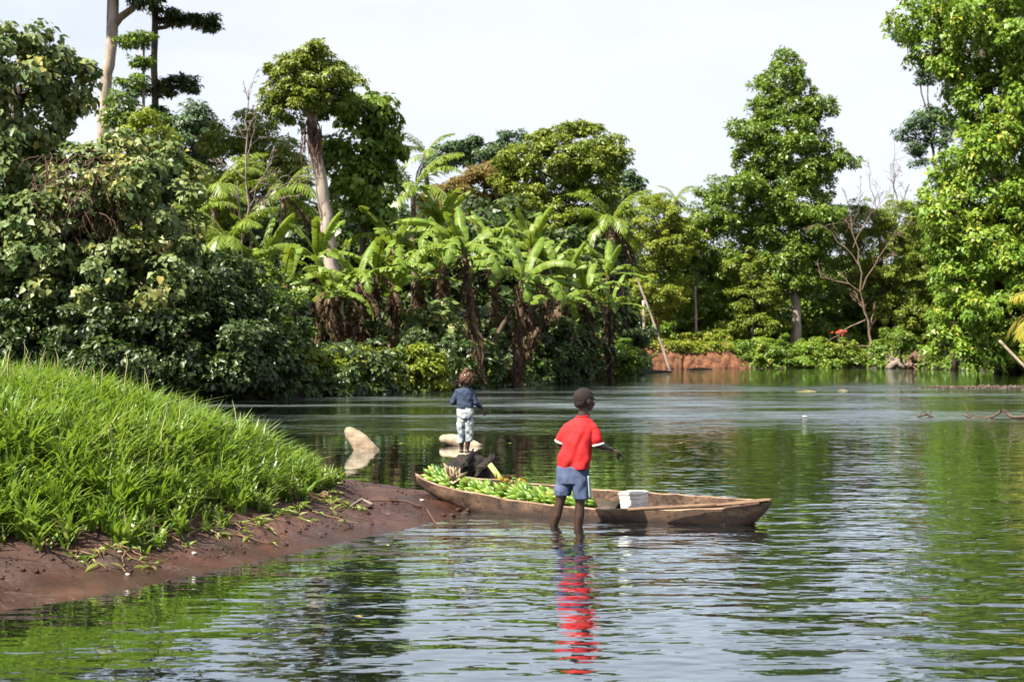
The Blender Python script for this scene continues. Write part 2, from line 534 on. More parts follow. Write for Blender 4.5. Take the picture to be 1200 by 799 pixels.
def near_height(x, y):
    P = np.stack([x, y], 1)
    sm = sdist(P, MUD)
    sg = sdist(P, GRASS)
    z = np.where(sm > 0, .22 * (1 - np.exp(-np.maximum(sm, 0) / .75)), np.maximum(sm * .16, -1.6))
    g = np.maximum(sg, 0)
    z = z + .80 * (1 - np.exp(-(g / 1.75) ** 1.35))
    # crumbled edge below the grass and trampled lumps
    z = z + np.where(sg > -.25, .05 * np.clip((sg + .25) / .25, 0, 1), 0)
    rough = np.clip(vnoise(x * 1.7, y * 1.7, 14) * 2.2 - .45, .15, 1.3)
    lump = (vnoise(x * 5, y * 5, 1) - .5) * .04 + ((vnoise(x * 13, y * 13, 2) - .5) * .034 + (vnoise(x * 27, y * 27, 5) - .5) * .022) * rough
    z = z + lump * np.clip(sm / .25, 0.0, 1.0)
    z = z + (vnoise(x * .9, y * .9, 3) - .5) * .10 * np.clip(sg / 1.0, 0, 1)
    return z


def far_height(x, y):
    P = np.stack([x, y], 1)
    d = -sdist(P, RIVER)
    n = (vnoise(x * .25, y * .25, 4) - .5) * .7 * np.clip(d / 3, 0, 1)
    land = .10 + 1.1 * (1 - np.exp(-np.maximum(d, 0) / 2.2)) + np.clip(d - 8, 0, 60) * .02 + n
    return np.where(d > 0, land, np.maximum(-.05 + d * .35, -2.2))


def gz(x, y):
    return float(far_height(np.array([x], float), np.array([y], float))[0])


def build_ground():
    xs = np.concatenate([np.linspace(-700, -60, 22), np.arange(-58, 58, .8), np.linspace(60, 700, 22)])
    ys = np.concatenate([np.linspace(-300, -45, 10), np.arange(-42, 26, 3.0), np.arange(26, 118, .7), np.linspace(120, 900, 30)])
    X, Y = np.meshgrid(xs, ys, indexing='ij')
    Z = far_height(X.ravel(), Y.ravel()).reshape(X.shape)
    mb = Mesh()
    mb.grid(np.stack([X, Y, Z], -1)[:, ::-1])
    tag(link('ground', mb.mesh('ground'), M['soil']), kind='structure')
    xs = np.concatenate([np.arange(-16, -5, .15), np.arange(-5, 1.6, .045), np.arange(1.6, 4, .2)])
    ys = np.concatenate([np.arange(1.0, 5.5, .15), np.arange(5.5, 13.5, .045), np.arange(13.5, 21, .15)])
    X, Y = np.meshgrid(xs, ys, indexing='ij')
    Z = near_height(X.ravel(), Y.ravel()).reshape(X.shape)
    mb = Mesh()
    mb.grid(np.stack([X, Y, Z], -1)[:, ::-1])
    tag(link('mud_bank', mb.mesh('mud_bank'), M['mud']), kind='structure')


build_ground()

# ------------------------------------------------------------------ canoe shape (the water needs its outline)
BOW = np.array([-.845, 11.2, .272])
STERN = np.array([2.015, 9.92, .178])
AX = unit((STERN - BOW) * np.array([1, 1, 0]))
SIDE = np.array([AX[1], -AX[0], 0.0])            # towards the camera
LEN = float(np.linalg.norm((STERN - BOW)[:2]))
ROLL = math.radians(7.5)


def canoe_section(t, u, inner=0.0):
    """Point on the hull: t along 0..1, u across -1 (far rim) .. 1 (near rim)."""
    hw = .335 * np.clip(np.sin(np.pi * np.clip(t, 0, 1)), 0, 1) ** .54 * (1 - .10 * t) + .004
    rim = BOW[2] + (STERN[2] - BOW[2]) * t - .092 * np.sin(np.pi * np.clip(t, 0, 1)) ** .8
    keel_bow = np.clip((t - .0) / .30, 0, 1) ** .55
    keel_st = np.clip((1 - t) / .10, 0, 1) ** .75
    depth = (.30) * np.minimum(keel_bow, 1) * keel_st + .02
    hw = hw - inner * .9
    dp = depth - inner
    ph = u * np.pi / 2
    s = np.sign(u) * np.abs(np.sin(ph)) ** .8 * hw
    zz = -np.abs(np.cos(ph)) ** .75 * dp
    bx = BOW[0] + AX[0] * LEN * t
    by = BOW[1] + AX[1] * LEN * t
    # stern rakes under, bow overhangs
    shift = -.055 * np.clip((t - .85) / .15, 0, 1) * np.clip(-zz / .3, 0, 1)
    c, sn = math.cos(ROLL), math.sin(ROLL)
    lat = s * c + zz * sn * .6
    ver = zz * c - s * sn
    return np.stack([bx + AX[0] * shift + SIDE[0] * lat, by + AX[1] * shift + SIDE[1] * lat, rim + ver], -1)


def canoe_outline():
    ts = np.linspace(.02, .985, 46)
    near, far = [], []
    us = np.linspace(-1, 1, 161)
    for t in ts:
        p = canoe_section(np.full_like(us, t), us, .018)
        below = np.where(p[:, 2] < 0)[0]
        if len(below) < 4:
            continue
        far.append(p[below[0]][:2]); near.append(p[below[-1]][:2])
    return np.array(near + far[::-1])


def build_water():
    out_ = [(-20, -40), (30, -40), (33, 60), (33, 97), (5, 97), (-22, 60), (-22, 30)]
    hole = canoe_outline()
    pts = [Vector(p) for p in out_] + [Vector((float(a), float(b))) for a, b in hole]
    n0 = len(out_)
    edges = [(i, (i + 1) % n0) for i in range(n0)] + [(n0 + i, n0 + (i + 1) % len(hole)) for i in range(len(hole))]
    res = geometry.delaunay_2d_cdt(pts, edges, [], 1, 1e-5)
    V = np.array([[v.x, v.y, 0.0] for v in res[0]])
    F = np.array([list(f) for f in res[2] if len(f) == 3])
    cen = V[F].mean(1)[:, :2]
    F = F[sdist(cen, hole) < 0]
    nrm = np.cross(V[F[:, 1]] - V[F[:, 0]], V[F[:, 2]] - V[F[:, 0]])[:, 2]
    F[nrm < 0] = F[nrm < 0][:, ::-1]
    tag(link('river_water', raw_mesh('river_water', V, F), M['water']), kind='structure')


build_water()


# ------------------------------------------------------------------ foliage
def leaf_polys(C, N, D, L, W, kind=0):
    n = len(C)
    D = unit(D - N * np.sum(D * N, 1, keepdims=True))
    S = np.cross(N, D)
    L = L[:, None]; W = W[:, None]
    if kind == 0:
        dr = -.16 * L
        V = np.stack([C, C + D * L * .45 + S * W * .5 + N * .08 * L, C + D * L + N * dr, C + D * L * .45 - S * W * .5 + N * .08 * L], 1)
        b = np.arange(n)[:, None] * 4
        F = np.concatenate([b + np.array([[0, 2, 1]]), b + np.array([[0, 3, 2]])])
        rep = 2
    elif kind == 2:                                         # far off: one small facet per leaf
        V = np.stack([C - S * W * .5, C + S * W * .5, C + D * L - N * .1 * L], 1)
        F = np.arange(n)[:, None] * 3 + np.array([[0, 1, 2]])
        rep = 1
    else:
        V = np.stack([C, C - D * L * .10 + S * W * .30, C + D * L * .28 + S * W * .52 + N * L * .07, C + D * L - N * L * .20,
                      C + D * L * .28 - S * W * .52 + N * L * .07, C - D * L * .10 - S * W * .30], 1)
        b = np.arange(n)[:, None] * 6
        F = np.concatenate([b + np.array([[0, 2, 1]]), b + np.array([[0, 3, 2]]), b + np.array([[0, 4, 3]]), b + np.array([[0, 5, 4]])])
        rep = 4
    return V.reshape(-1, 3), F, rep


def clump_leaves(CC, OUT, rc, per, leaf, aspect, kind, flat=.65, droop=.5, up=.5, jit=.45):
    """Leaves round clump centres CC; OUT is the way out of the crown for each clump."""
    nC = len(CC)
    idx = np.repeat(np.arange(nC), per)
    n = len(idx)
    r = rc * RNG.uniform(.6, 1.3, nC)[idx]
    d = unit(RNG.standard_normal((n, 3)) + .55 * OUT[idx] + np.array([0, 0, .35]))
    rad = r * RNG.uniform(.25, 1.0, n) ** .5
    pos = CC[idx] + d * rad[:, None] * np.array([1, 1, flat])
    Nn = unit(d * .55 + OUT[idx] * .25 + np.array([0, 0, up]) + jit * RNG.standard_normal((n, 3)))
    Dd = unit(d * np.array([1, 1, .3]) + OUT[idx] * .3 + np.array([0, 0, -droop]) + .45 * RNG.standard_normal((n, 3)))
    L = leaf * RNG.uniform(.42, 1.5, n)
    V, F, rep = leaf_polys(pos, Nn, Dd, L, L * aspect * RNG.uniform(.8, 1.15, n), kind)
    tint = np.clip(.22 + .42 * RNG.random(nC)[idx] * 1.0 + .36 * (RNG.random(n) - .25), 0, .86)
    old = RNG.random(n) < .012
    tint[old] = RNG.uniform(.9, 1.0, old.sum())
    return V, F, np.tile(tint, rep)


def crown_mesh(lobes, rc, leaf, aspect=.55, cover=2.2, kind=0, flat=.65, droop=.5, up=.5, jit=.45, low=-.75, org=(0, 0, 0), shell=.62, sat=3):
    """lobes: (centre xyz, radii xyz). Leaf clumps on the outer part of each lobe, clumps buried in others dropped."""
    CCs, OUTs = [], []
    lob = [(np.asarray(c, float), np.asarray(r, float)) for c, r in lobes]
    if sat:                                                 # boughs that stand out of the main masses
        for c, r in list(lob):
            for _ in range(sat):
                d = unit(RNG.standard_normal(3) * np.array([1, .8, .8]) + np.array([0, -.15, .1]))
                q = RNG.uniform(.25, .48)
                lob.append((c + d * r * RNG.uniform(.9, 1.12), r * q * np.array([1.15, 1.0, .7])))
    for k, (c, r) in enumerate(lob):
        p = 1.6
        a, b, cc = r
        area = 4 * np.pi * (((a * b) ** p + (a * cc) ** p + (b * cc) ** p) / 3) ** (1 / p)
        n = max(3, int(area / (np.pi * rc * rc) * 1.25))
        d = unit(RNG.standard_normal((n, 3)))
        d = d[d[:, 2] > low - .3 * RNG.random(len(d))]
        # uneven outline: the lobe's radius itself wanders
        wob = 1 + .16 * np.sin(d[:, 0] * 5 + k) * np.cos(d[:, 1] * 4 + 2 * k) + .10 * RNG.standard_normal(len(d))
        C = c + d * r * (RNG.uniform(shell, .94, len(d)) * wob)[:, None]
        keep = np.ones(len(C), bool)
        for j, (c2, r2) in enumerate(lob):
            if j != k:
                keep &= np.sum(((C - c2) / (r2 * .62)) ** 2, 1) > 1
        CCs.append(C[keep]); OUTs.append(unit(d / r * r.mean())[keep])
    CC = np.vstack(CCs); OUT = np.vstack(OUTs)
    per = max(6, int(cover * np.pi * rc * rc / (leaf * leaf * aspect * .55) / 1.0))
    V, F, tint = clump_leaves(CC, OUT, rc, per, leaf, aspect, kind, flat, droop, up, jit)
    return raw_mesh('crown', V - np.asarray(org, float), F, False, {'tint': tint}), CC


def bend_path(a, b, n=5, amp=.08):
    a, b = np.asarray(a, float), np.asarray(b, float)
    tt = np.linspace(0, 1, n)[:, None]
    L = np.linalg.norm(b - a)
    off = RNG.standard_normal((n, 3)) * amp * L * .35
    off[0] = 0; off[-1] = 0
    return a + (b - a) * tt + off + np.array([0, 0, 1]) * (np.sin(tt * np.pi) * amp * L)


def px_lobes(Y, spec):
    s = Y / F0
    res = []
    for q in spec:
        px, py, rx, ry = q[:4]
        dy = q[4] if len(q) > 4 else 0.0
        rd = q[5] if len(q) > 5 else rx * s
        res.append((at(px, py, Y) + np.array([0, dy, 0]), np.array([rx * s, rd, ry * s])))
    return res


def tree(name, label, Y, spec, trunk_px, r_px, leafmat, bark, rc=.6, leaf=.3, aspect=.55, cover=2.2, kind=0, group=None, cat='tree',
         limbs=True, twigs=18, top_r=.45, **kw):
    """trunk_px: photo points of the trunk from its foot up; the foot is dropped to the ground."""
    s = Y / F0
    if Y >= 45 and kind == 0:
        kind, leaf, aspect = 2, leaf * .74, aspect * 1.1
    lobes = px_lobes(Y, spec)
    path = [at(x, y, Y) for x, y in trunk_px]
    bx = path[0][0]
    g = gz(bx, Y)
    path[0][2] = g - .15
    org = np.array([bx, Y, g])
    root = thing(name, org, label, cat, group)
    # resample the trunk smoothly
    P = np.array(path)
    k = np.linspace(0, len(P) - 1, max(8, 4 * len(P)))
    P = np.stack([np.interp(k, np.arange(len(P)), P[:, i]) for i in range(3)], 1)
    P[1:-1] += RNG.standard_normal((len(P) - 2, 3)) * r_px * s * .10
    rad = r_px * s * np.linspace(1.0, top_r, len(P))
    rad[0] *= 1.5; rad[1] *= 1.15
    tb = Mesh()
    tb.tube(P, rad, 9, True, .05)
    me, CC = crown_mesh(lobes, rc, leaf, aspect, cover, kind, org=org, **kw)
    if limbs:
        rt = rad[-1]
        for c, r in lobes:
            zz = np.clip(c[2] - .6 * r[2], P[2][2], P[-1][2])
            st = np.array([np.interp(zz, P[:, 2], P[:, i]) for i in range(3)]) if P[-1][2] > P[0][2] else P[-1]
            tb.tube(bend_path(st, c, 6, .06), np.linspace(max(rt * .8, .035), max(rt * .35, .02), 6), 6, False)
            near = CC[np.argsort(np.linalg.norm((CC - c) / r, axis=1) + RNG.random(len(CC)) * .8)[:max(3, twigs // len(lobes) + 2)]]
            for q in near:
                tb.tube(bend_path(c, q, 4, .08), np.linspace(max(rt * .3, .018), .010, 4), 5, False)
    link('trunk', tb.mesh('trunk', org), M[bark], root)
    link('crown', me, M[leafmat], root)
    return root, org, CC


def shrub(label, Y, spec, leafmat, rc=.4, leaf=.2, name='shrub', cat='shrub', group='shrubs along the river bank', bark='bark_dark', kind=0, cover=2.4, **kw):
    s = Y / F0
    if Y >= 45 and kind == 0:
        kind, leaf = 2, leaf * .78
    lobes = px_lobes(Y, spec)
    bx = float(np.mean([c[0] for c, r in lobes])); by = Y
    g = gz(bx, by)
    org = np.array([bx, by, g])
    root = thing(name, org, label, cat, group)
    kw.setdefault('low', -1.1)
    me, CC = crown_mesh(lobes, rc, leaf, kw.pop('aspect', .6), cover, kind, org=org, **kw)
    tb = Mesh()
    for c, r in lobes:
        tb.tube(bend_path((bx + RNG.uniform(-.2, .2), by, g - .1), c, 5, .06), np.linspace(.07, .025, 5), 6, False)
        for q in CC[np.argsort(np.linalg.norm((CC - c) / r, axis=1))[:6]]:
            tb.tube(bend_path(c, q, 4, .06), np.linspace(.025, .008, 4), 5, False)
    link('stem', tb.mesh('stem', org), M[bark], root)
    link('foliage', me, M[leafmat], root)
    return root


# ------------------------------------------------------------------ left bank: vine-covered thicket
root, org, CC = tree('vine_covered_tree', 'tall dark tree smothered in heart-leaved vines at the far left edge', 36.5,
     [(18, 112, 66, 72, 0, 2.0), (62, 92, 26, 40, .6, 1.1), (-35, 210, 95, 120, 0, 2.6), (20, 260, 62, 100, -.6, 1.8), (-10, 350, 80, 80, -1.0, 1.8)],
     [(10, 430), (12, 300), (18, 180), (20, 100)], 12, 'vine', 'bark_dark', rc=.50, leaf=0.18, aspect=.85, cover=1.32, kind=1, droop=.9, up=.35, shell=.7)
root, org, CC = tree('vine_covered_mound', 'rounded mound of pale-leaved vines with a brown twig tangle at the left bank', 36.0,
     [(128, 235, 74, 66, 0, 1.8), (150, 188, 46, 36, .5, 1.3), (78, 292, 84, 62, -.5, 1.7), (178, 268, 56, 66, -.2, 1.6), (150, 335, 112, 62, -1.2, 1.7), (45, 250, 40, 50, 0, 1)],
     [(130, 440), (132, 330), (140, 260), (145, 200)], 9, 'vine', 'bark_dark', rc=.45, leaf=0.158, aspect=.85, cover=1.3, kind=1, droop=.9, up=.4, shell=.7, cat='vine')
tw = Mesh()
for k in range(150):                                    # the brown tangle hanging on its face
    a = at(RNG.uniform(68, 168), RNG.uniform(190, 262), 36.0) + np.array([0, RNG.uniform(-2.3, -1.5), 0])
    b = a + np.array([RNG.normal(0, .45), RNG.normal(-.1, .2), RNG.uniform(-1.3, -.2)])
    tw.tube(bend_path(a, b, 5, .12), np.linspace(.016, .006, 5), 4, False)
link('dead_vine', tw.mesh('dead_vine', org), M['twig_red'], root)['kind'] = 'stuff'
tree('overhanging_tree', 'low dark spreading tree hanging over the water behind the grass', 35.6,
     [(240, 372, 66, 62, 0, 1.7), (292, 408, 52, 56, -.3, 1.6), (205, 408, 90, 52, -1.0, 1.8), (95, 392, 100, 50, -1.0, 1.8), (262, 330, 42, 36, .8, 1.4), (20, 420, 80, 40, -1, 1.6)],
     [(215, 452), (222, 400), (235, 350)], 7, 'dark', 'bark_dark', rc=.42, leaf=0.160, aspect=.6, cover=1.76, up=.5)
shrub('small-leaved shrub with sunlit top left of the banana stems', 37.2, [(300, 352, 34, 34), (285, 395, 46, 40), (322, 420, 30, 34)], 'mid', rc=.36, leaf=0.128, cover=1.67)

# ------------------------------------------------------------------ trees behind the left bank
Y = 60
tree('forked_bare_tree', 'tall pale bare trunk forking near the top edge at upper left', Y,
     [(168, -12, 26, 13), (120, -60, 60, 30), (200, -50, 50, 24)],
     [(116, 400), (117, 260), (120, 150), (124, 90), (131, 45), (132, 10), (128, -60)], 7.5, 'dark', 'bark_pale', rc=.6, leaf=0.280, twigs=14, top_r=.75)
fk = Mesh()
fk.tube(np.array([at(131, 32, Y), at(140, 20, Y), at(154, 10, Y), at(166, -6, Y), at(176, -40, Y)]), [.2, .19, .17, .15, .1], 8, False)
root = SC.objects['forked_bare_tree']
link('branch', fk.mesh('branch', root.location), M['bark'], root)
tree('tiered_tree', 'straight dark-trunked tree with flat tiers of foliage at upper left', 62,
     [(228, 23, 30, 5.5, 0, .9), (205, 20, 22, 5, .3, .8), (245, 30, 12, 5, 0, .5), (192, 13, 14, 4), (208, 96, 24, 4.5, 0, .8), (222, 103, 12, 4), (196, 108, 12, 3), (168, 106, 14, 3), (186, 130, 12, 4), (150, -30, 60, 8), (205, -40, 60, 9)],
     [(181, 400), (181, 250), (181, 120), (180, 40), (182, -50)], 4.6, 'dark', 'bark_dark', rc=.25, leaf=0.240, aspect=.5, cover=1.25, flat=.7, up=.8, jit=.55, top_r=.75)
tree('young_tiered_tree', 'slim young tree with drooping tiers beside the straight dark trunk', 58,
     [(157, 48, 21, 7, 0, .8), (172, 42, 8, 4), (165, 72, 16, 4.5), (156, 95, 17, 7), (143, 118, 20, 11), (163, 138, 24, 10), (140, 142, 22, 10)],
     [(166, 400), (167, 200), (168, 100), (168, 38)], 2.6, 'mid', 'bark', rc=.25, leaf=0.216, aspect=.5, cover=1.25, flat=.7, up=.8, jit=.55)
tree('round_tree', 'small dark round-topped tree behind the palms at left', 72,
     [(226, 148, 24, 20), (216, 170, 34, 24), (240, 168, 22, 20), (200, 160, 18, 16)], [(226, 400), (226, 200), (226, 140)], 3, 'blue', 'bark_dark', rc=.7, leaf=0.288, cover=1.58)
tree('thin_crowned_tree', 'thin brownish-olive crowned tree left of the tall pale trunk', 64,
     [(283, 152, 26, 22), (312, 168, 26, 26), (262, 165, 18, 18), (300, 200, 46, 30), (330, 190, 26, 28), (345, 215, 22, 26)], [(296, 400), (294, 240), (288, 150)], 3, 'olive', 'bark', rc=.55, leaf=0.224, cover=1.25)
tree('vine_covered_tree', 'bright green leafy tree with bare twigs right of the dark vine mound', 54,
     [(212, 212, 32, 24), (232, 252, 40, 34), (200, 270, 36, 40), (182, 190, 24, 20), (170, 160, 26, 22)], [(214, 400), (214, 280), (212, 215)], 3, 'yellow', 'bark', rc=.45, leaf=0.208, cover=1.41)
tree('tall_pale_tree', 'tall tree with leaning pale trunk and ragged dark crown', 49,
     [(362, 92, 42, 24, 0, 1.3), (330, 106, 24, 17), (386, 94, 26, 22), (370, 66, 22, 12), (352, 126, 34, 20), (384, 118, 30, 18), (406, 96, 13, 7), (352, 78, 22, 12), (318, 118, 12, 12)],
     [(399, 410), (391, 330), (384, 282), (374, 205), (366, 150), (363, 110)], 9.5, 'olive', 'bark_pale', rc=.36, leaf=0.184, aspect=.55, cover=1.67, top_r=.62)
root = SC.objects['tall_pale_tree']
vb = Mesh()
for k in range(90):
    a = at(RNG.uniform(355, 378), RNG.uniform(142, 175), 49) + np.array([0, RNG.uniform(-.5, -.2), 0])
    vb.tube(bend_path(a, a + np.array([RNG.normal(.05, .1), RNG.normal(-.05, .08), RNG.uniform(-1.2, -.3)]), 4, .1), [.02, .016, .012, .006], 4, False)
link('hanging_vine', vb.mesh('hanging_vine', root.location), M['twig_red'], root)['kind'] = 'stuff'
tree('vine_covered_tree', 'bright leafy round tree right beside the tall pale trunk', 51,
     [(427, 132, 26, 26), (420, 170, 36, 36), (448, 178, 20, 30), (402, 195, 24, 34), (430, 222, 42, 36), (448, 148, 14, 16)], [(425, 400), (425, 240), (426, 140)], 5, 'mid', 'bark_dark', rc=.42, leaf=0.240, aspect=.7, cover=1.50, kind=1, droop=.9)
tree('layered_tree', 'dark blue-green tree with layered crown on the skyline', 84,
     [(540, 176, 22, 8), (520, 190, 22, 8), (560, 184, 24, 9), (546, 168, 12, 6), (604, 164, 13, 12), (585, 180, 22, 9)], [(552, 400), (552, 250), (550, 180)], 3, 'blue', 'bark_dark', rc=.5, leaf=0.288, cover=1.67, flat=.5)
tree('russet_tree', 'russet-tinged tree left of the big round crown', 72,
     [(578, 206, 30, 20), (556, 226, 34, 24), (528, 238, 30, 22), (590, 232, 26, 26), (548, 262, 48, 28)], [(565, 400), (565, 280), (568, 210)], 3, 'russet', 'bark_dark', rc=.5, leaf=0.224, cover=1.67)
tree('round_crowned_tree', 'large round-crowned yellow-olive tree at the middle of the skyline', 69,
     [(652, 196, 54, 32, 0, 2.4), (662, 166, 40, 18), (620, 226, 36, 36), (700, 206, 32, 28), (668, 152, 14, 8), (690, 165, 26, 14), (640, 262, 52, 32), (690, 240, 36, 26), (715, 190, 18, 12), (612, 190, 22, 18)],
     [(668, 410), (668, 300), (664, 220)], 5, 'olive', 'bark_dark', rc=.52, leaf=0.240, aspect=.6, cover=1.54)
tree('dark_tree', 'small dark tree poking out right of the round crown', 80,
     [(736, 208, 14, 7), (728, 224, 16, 9), (742, 218, 10, 6), (718, 240, 18, 14)], [(722, 400), (722, 280), (728, 215)], 2.4, 'blue', 'bark_dark', rc=.45, leaf=0.256, cover=1.67)
tree('bushy_tree', 'yellow-green bushy tree behind the leaning pole', 97,
     [(766, 262, 34, 28), (752, 300, 36, 36), (788, 280, 30, 36), (745, 345, 42, 40), (775, 338, 32, 40)], [(772, 410), (770, 330), (764, 265)], 2.6, 'yellow', 'bark_pale', rc=.5, leaf=0.224, cover=1.58)
tree('bushy_tree', 'bright green leafy tree just left of the tall conical tree', 101,
     [(842, 226, 17, 18), (836, 250, 30, 24), (816, 282, 40, 32), (850, 285, 30, 40), (812, 330, 44, 34), (840, 345, 34, 34), (815, 365, 30, 26)], [(814, 405), (815, 340), (835, 240)], 2.6, 'mid', 'bark_pale', rc=.6, leaf=0.272, cover=1.58)
tree('bushy_tree', 'pale olive bush tree in front of the tall conical tree', 99,
     [(878, 320, 24, 30), (890, 350, 30, 30), (868, 352, 20, 24), (880, 380, 30, 18)], [(882, 405), (882, 360), (880, 320)], 2, 'olive', 'bark_pale', rc=.5, leaf=0.240, cover=1.41)
tree('conical_tree', 'very tall dense conical tree with pale flared trunk foot', 100,
     [(922, 76, 17, 16, 0, 1.4), (918, 100, 30, 22, 0, 2), (926, 128, 42, 28, 0, 2.4), (914, 158, 50, 28, 0, 2.8), (928, 188, 54, 30, 0, 3), (912, 214, 50, 30, 0, 3), (934, 240, 50, 30, 0, 3), (910, 268, 46, 34, 0, 2.8), (930, 300, 42, 32, 0, 2.6), (950, 272, 32, 36, 0, 2.2), (902, 322, 34, 30, 0, 2.2), (944, 322, 30, 26, 0, 2), (890, 190, 24, 26, 0, 1.6), (952, 205, 26, 28, 0, 1.8), (900, 130, 18, 20), (940, 150, 22, 22)],
     [(934, 396), (933, 370), (931, 320), (926, 200), (922, 90)], 7, 'mid', 'bark_pale', rc=.55, leaf=0.30, aspect=.62, cover=1.55, top_r=.3, sat=2, flat=.95, low=-1.3, jit=.65, shell=.55)
tree('scrubby_tree', 'dry brownish-olive scrubby tree behind the dead branches', 104,
     [(1010, 262, 34, 28), (1052, 262, 30, 30), (1030, 300, 46, 40), (1065, 320, 30, 50), (1000, 320, 34, 44), (1045, 370, 42, 40), (985, 292, 22, 32), (1068, 385, 30, 34)], [(1036, 408), (1036, 330), (1030, 270)], 2.5, 'olive', 'bark', rc=.5, leaf=0.224, cover=1.1)
tree('vine_covered_tree', 'huge sunlit vine-draped tree filling the right edge', 74,
     [(1150, 38, 72, 58, 0, 3.2), (1082, 24, 36, 28, 0, 1.8), (1100, 62, 28, 26, 0, 1.5), (1170, 130, 62, 52, 0, 3), (1156, 205, 66, 60, -.4, 3), (1120, 236, 46, 44, -.8, 2.4), (1128, 305, 44, 56, -1.2, 2.2), (1160, 362, 66, 52, -1.4, 2.5), (1112, 372, 28, 42, -1.2, 1.6), (1235, 120, 70, 120, 0, 3.5), (1240, 300, 70, 120, 0, 3.5), (1135, 95, 30, 22), (1088, 262, 22, 22, -2.2, 1.2), (1150, 170, 30, 22, -3, 1.2), (1180, 250, 34, 26, -3.4, 1.3), (1105, 330, 24, 22, -2.8, 1.1), (1150, 300, 28, 22, -3.4, 1.2), (1175, 330, 26, 30, -3.6, 1.2), (1120, 30, 26, 18, -2.4, 1.1), (1175, 60, 30, 22, -3, 1.2), (1095, 405, 20, 18, -2.2, 1), (1180, 398, 46, 30, -2.6, 1.2), (1140, 405, 30, 24, -2.4, 1.1)],
     [(1180, 418), (1178, 300), (1165, 150), (1150, 40)], 11, 'vine_bright', 'bark_dark', rc=.55, leaf=.31, aspect=.75, cover=1.35, kind=0, droop=1.1, up=.35, shell=.55, flat=.9)
tree('small_leaved_tree', 'small grey-green tree poking out of the right vine mass over the sky', 86,
     [(1074, 160, 15, 18, 0, 1), (1084, 140, 16, 12), (1100, 150, 18, 26), (1078, 185, 8, 12), (1086, 90, 12, 10), (1062, 42, 12, 12)], [(1120, 410), (1112, 300), (1092, 160)], 3, 'blue', 'bark_dark', rc=.42, leaf=0.208, cover=1.32)

# ------------------------------------------------------------------ dead, twiggy trees
def dead_tree(label, Y, foot, limbs, mat, name='dead_tree', **kw):
    s = Y / F0
    f = at(foot[0], foot[1], Y); f[2] = gz(f[0], Y) - .1
    org = f + np.array([0, 0, .1])
    root = thing(name, org, label, 'tree')
    tb, bb = Mesh(), Mesh()
    depth, sub, spread = kw.get('depth', 3), kw.get('sub', 4), kw.get('spread', .55)
    def grow(a, b, r, lvl):
        P = bend_path(a, b, 7, .05)
        (tb if lvl == 0 else bb).tube(P, np.linspace(r, r * .45, 7), 6 if lvl == 0 else 4, False, .04)
        if lvl >= depth: return
        L = np.linalg.norm(b - a)
        for k in range(sub):
            i = int(RNG.integers(2, 7))
            d = unit(unit(b - a) + RNG.standard_normal(3) * spread * np.array([1, .7, 1]))
            grow(P[i], P[i] + d * L * RNG.uniform(.22, .45), max(r * .45, .012), lvl + 1)
    for (x0, y0, x1, y1, r) in limbs:
        a = f if (x0, y0) == tuple(foot) else at(x0, y0, Y)
        grow(a, at(x1, y1, Y), r * s * .8, 0)
    link('trunk', tb.mesh('trunk', org), M[mat], root)
    link('branches', bb.mesh('branches', org), M[mat], root)['kind'] = 'stuff'
    return root

dead_tree('slim leafless pale tree standing left of the tall pale trunk', 47, (290, 400), [(290, 400, 288, 175, 2.6), (288, 180, 291, 108, 1.4), (288, 232, 318, 205, 1.2), (288, 210, 262, 192, 1), (289, 250, 330, 232, 1), (289, 190, 300, 140, .9)], 'twig')
dead_tree('leafless grey dead tree with spreading branches on the far bank', 95.5, (1024, 424),
          [(1024, 424, 1008, 340, 2.2), (1008, 340, 998, 250, 1.2), (1008, 342, 962, 325, 1.1), (1014, 375, 965, 405, 1.1), (1006, 310, 960, 262, 1.0), (1010, 340, 1050, 270, 1.0), (998, 270, 1012, 225, .7), (1020, 405, 985, 412, 1.0), (1000, 290, 1040, 225, .7)], 'bark', sub=4)
dead_tree('bare twiggy treetop above the scrub left of the vine-draped tree', 108, (1052, 405), [(1052, 405, 1048, 300, 1.8), (1048, 300, 1050, 205, 1.2), (1048, 290, 1066, 215, 1), (1046, 300, 1020, 220, 1)], 'bark', sub=5)

def pole(name, label, Y, a, b, r0, r1, mat, cat, foot=True, parts=None):
    p, q = at(*a, Y), at(*b, Y)
    if foot: p[2] = gz(p[0], Y) - .1
    org = p.copy()
    mb = Mesh(); mb.tube(bend_path(p, q, 9, .008), np.linspace(r0, r1, 9), 8, True, .04)
    o = link(name, mb.mesh(name, org), M[mat], None, org)
    return tag(o, label, cat)

pole('bare_tree', 'slim bare pale trunk leaning left over the far red bank', 88, (790, 400), (732, 285), .10, .055, 'bark_pale', 'tree')
pole('bare_tree', 'slim upright pale trunk above the middle of the red bank', 97.5, (816, 402), (815, 335), .12, .08, 'bark_pale', 'tree')
pole('bare_tree', 'slim upright pale trunk left of the red bank', 91, (756, 405), (754, 352), .12, .10, 'bark_pale', 'tree')


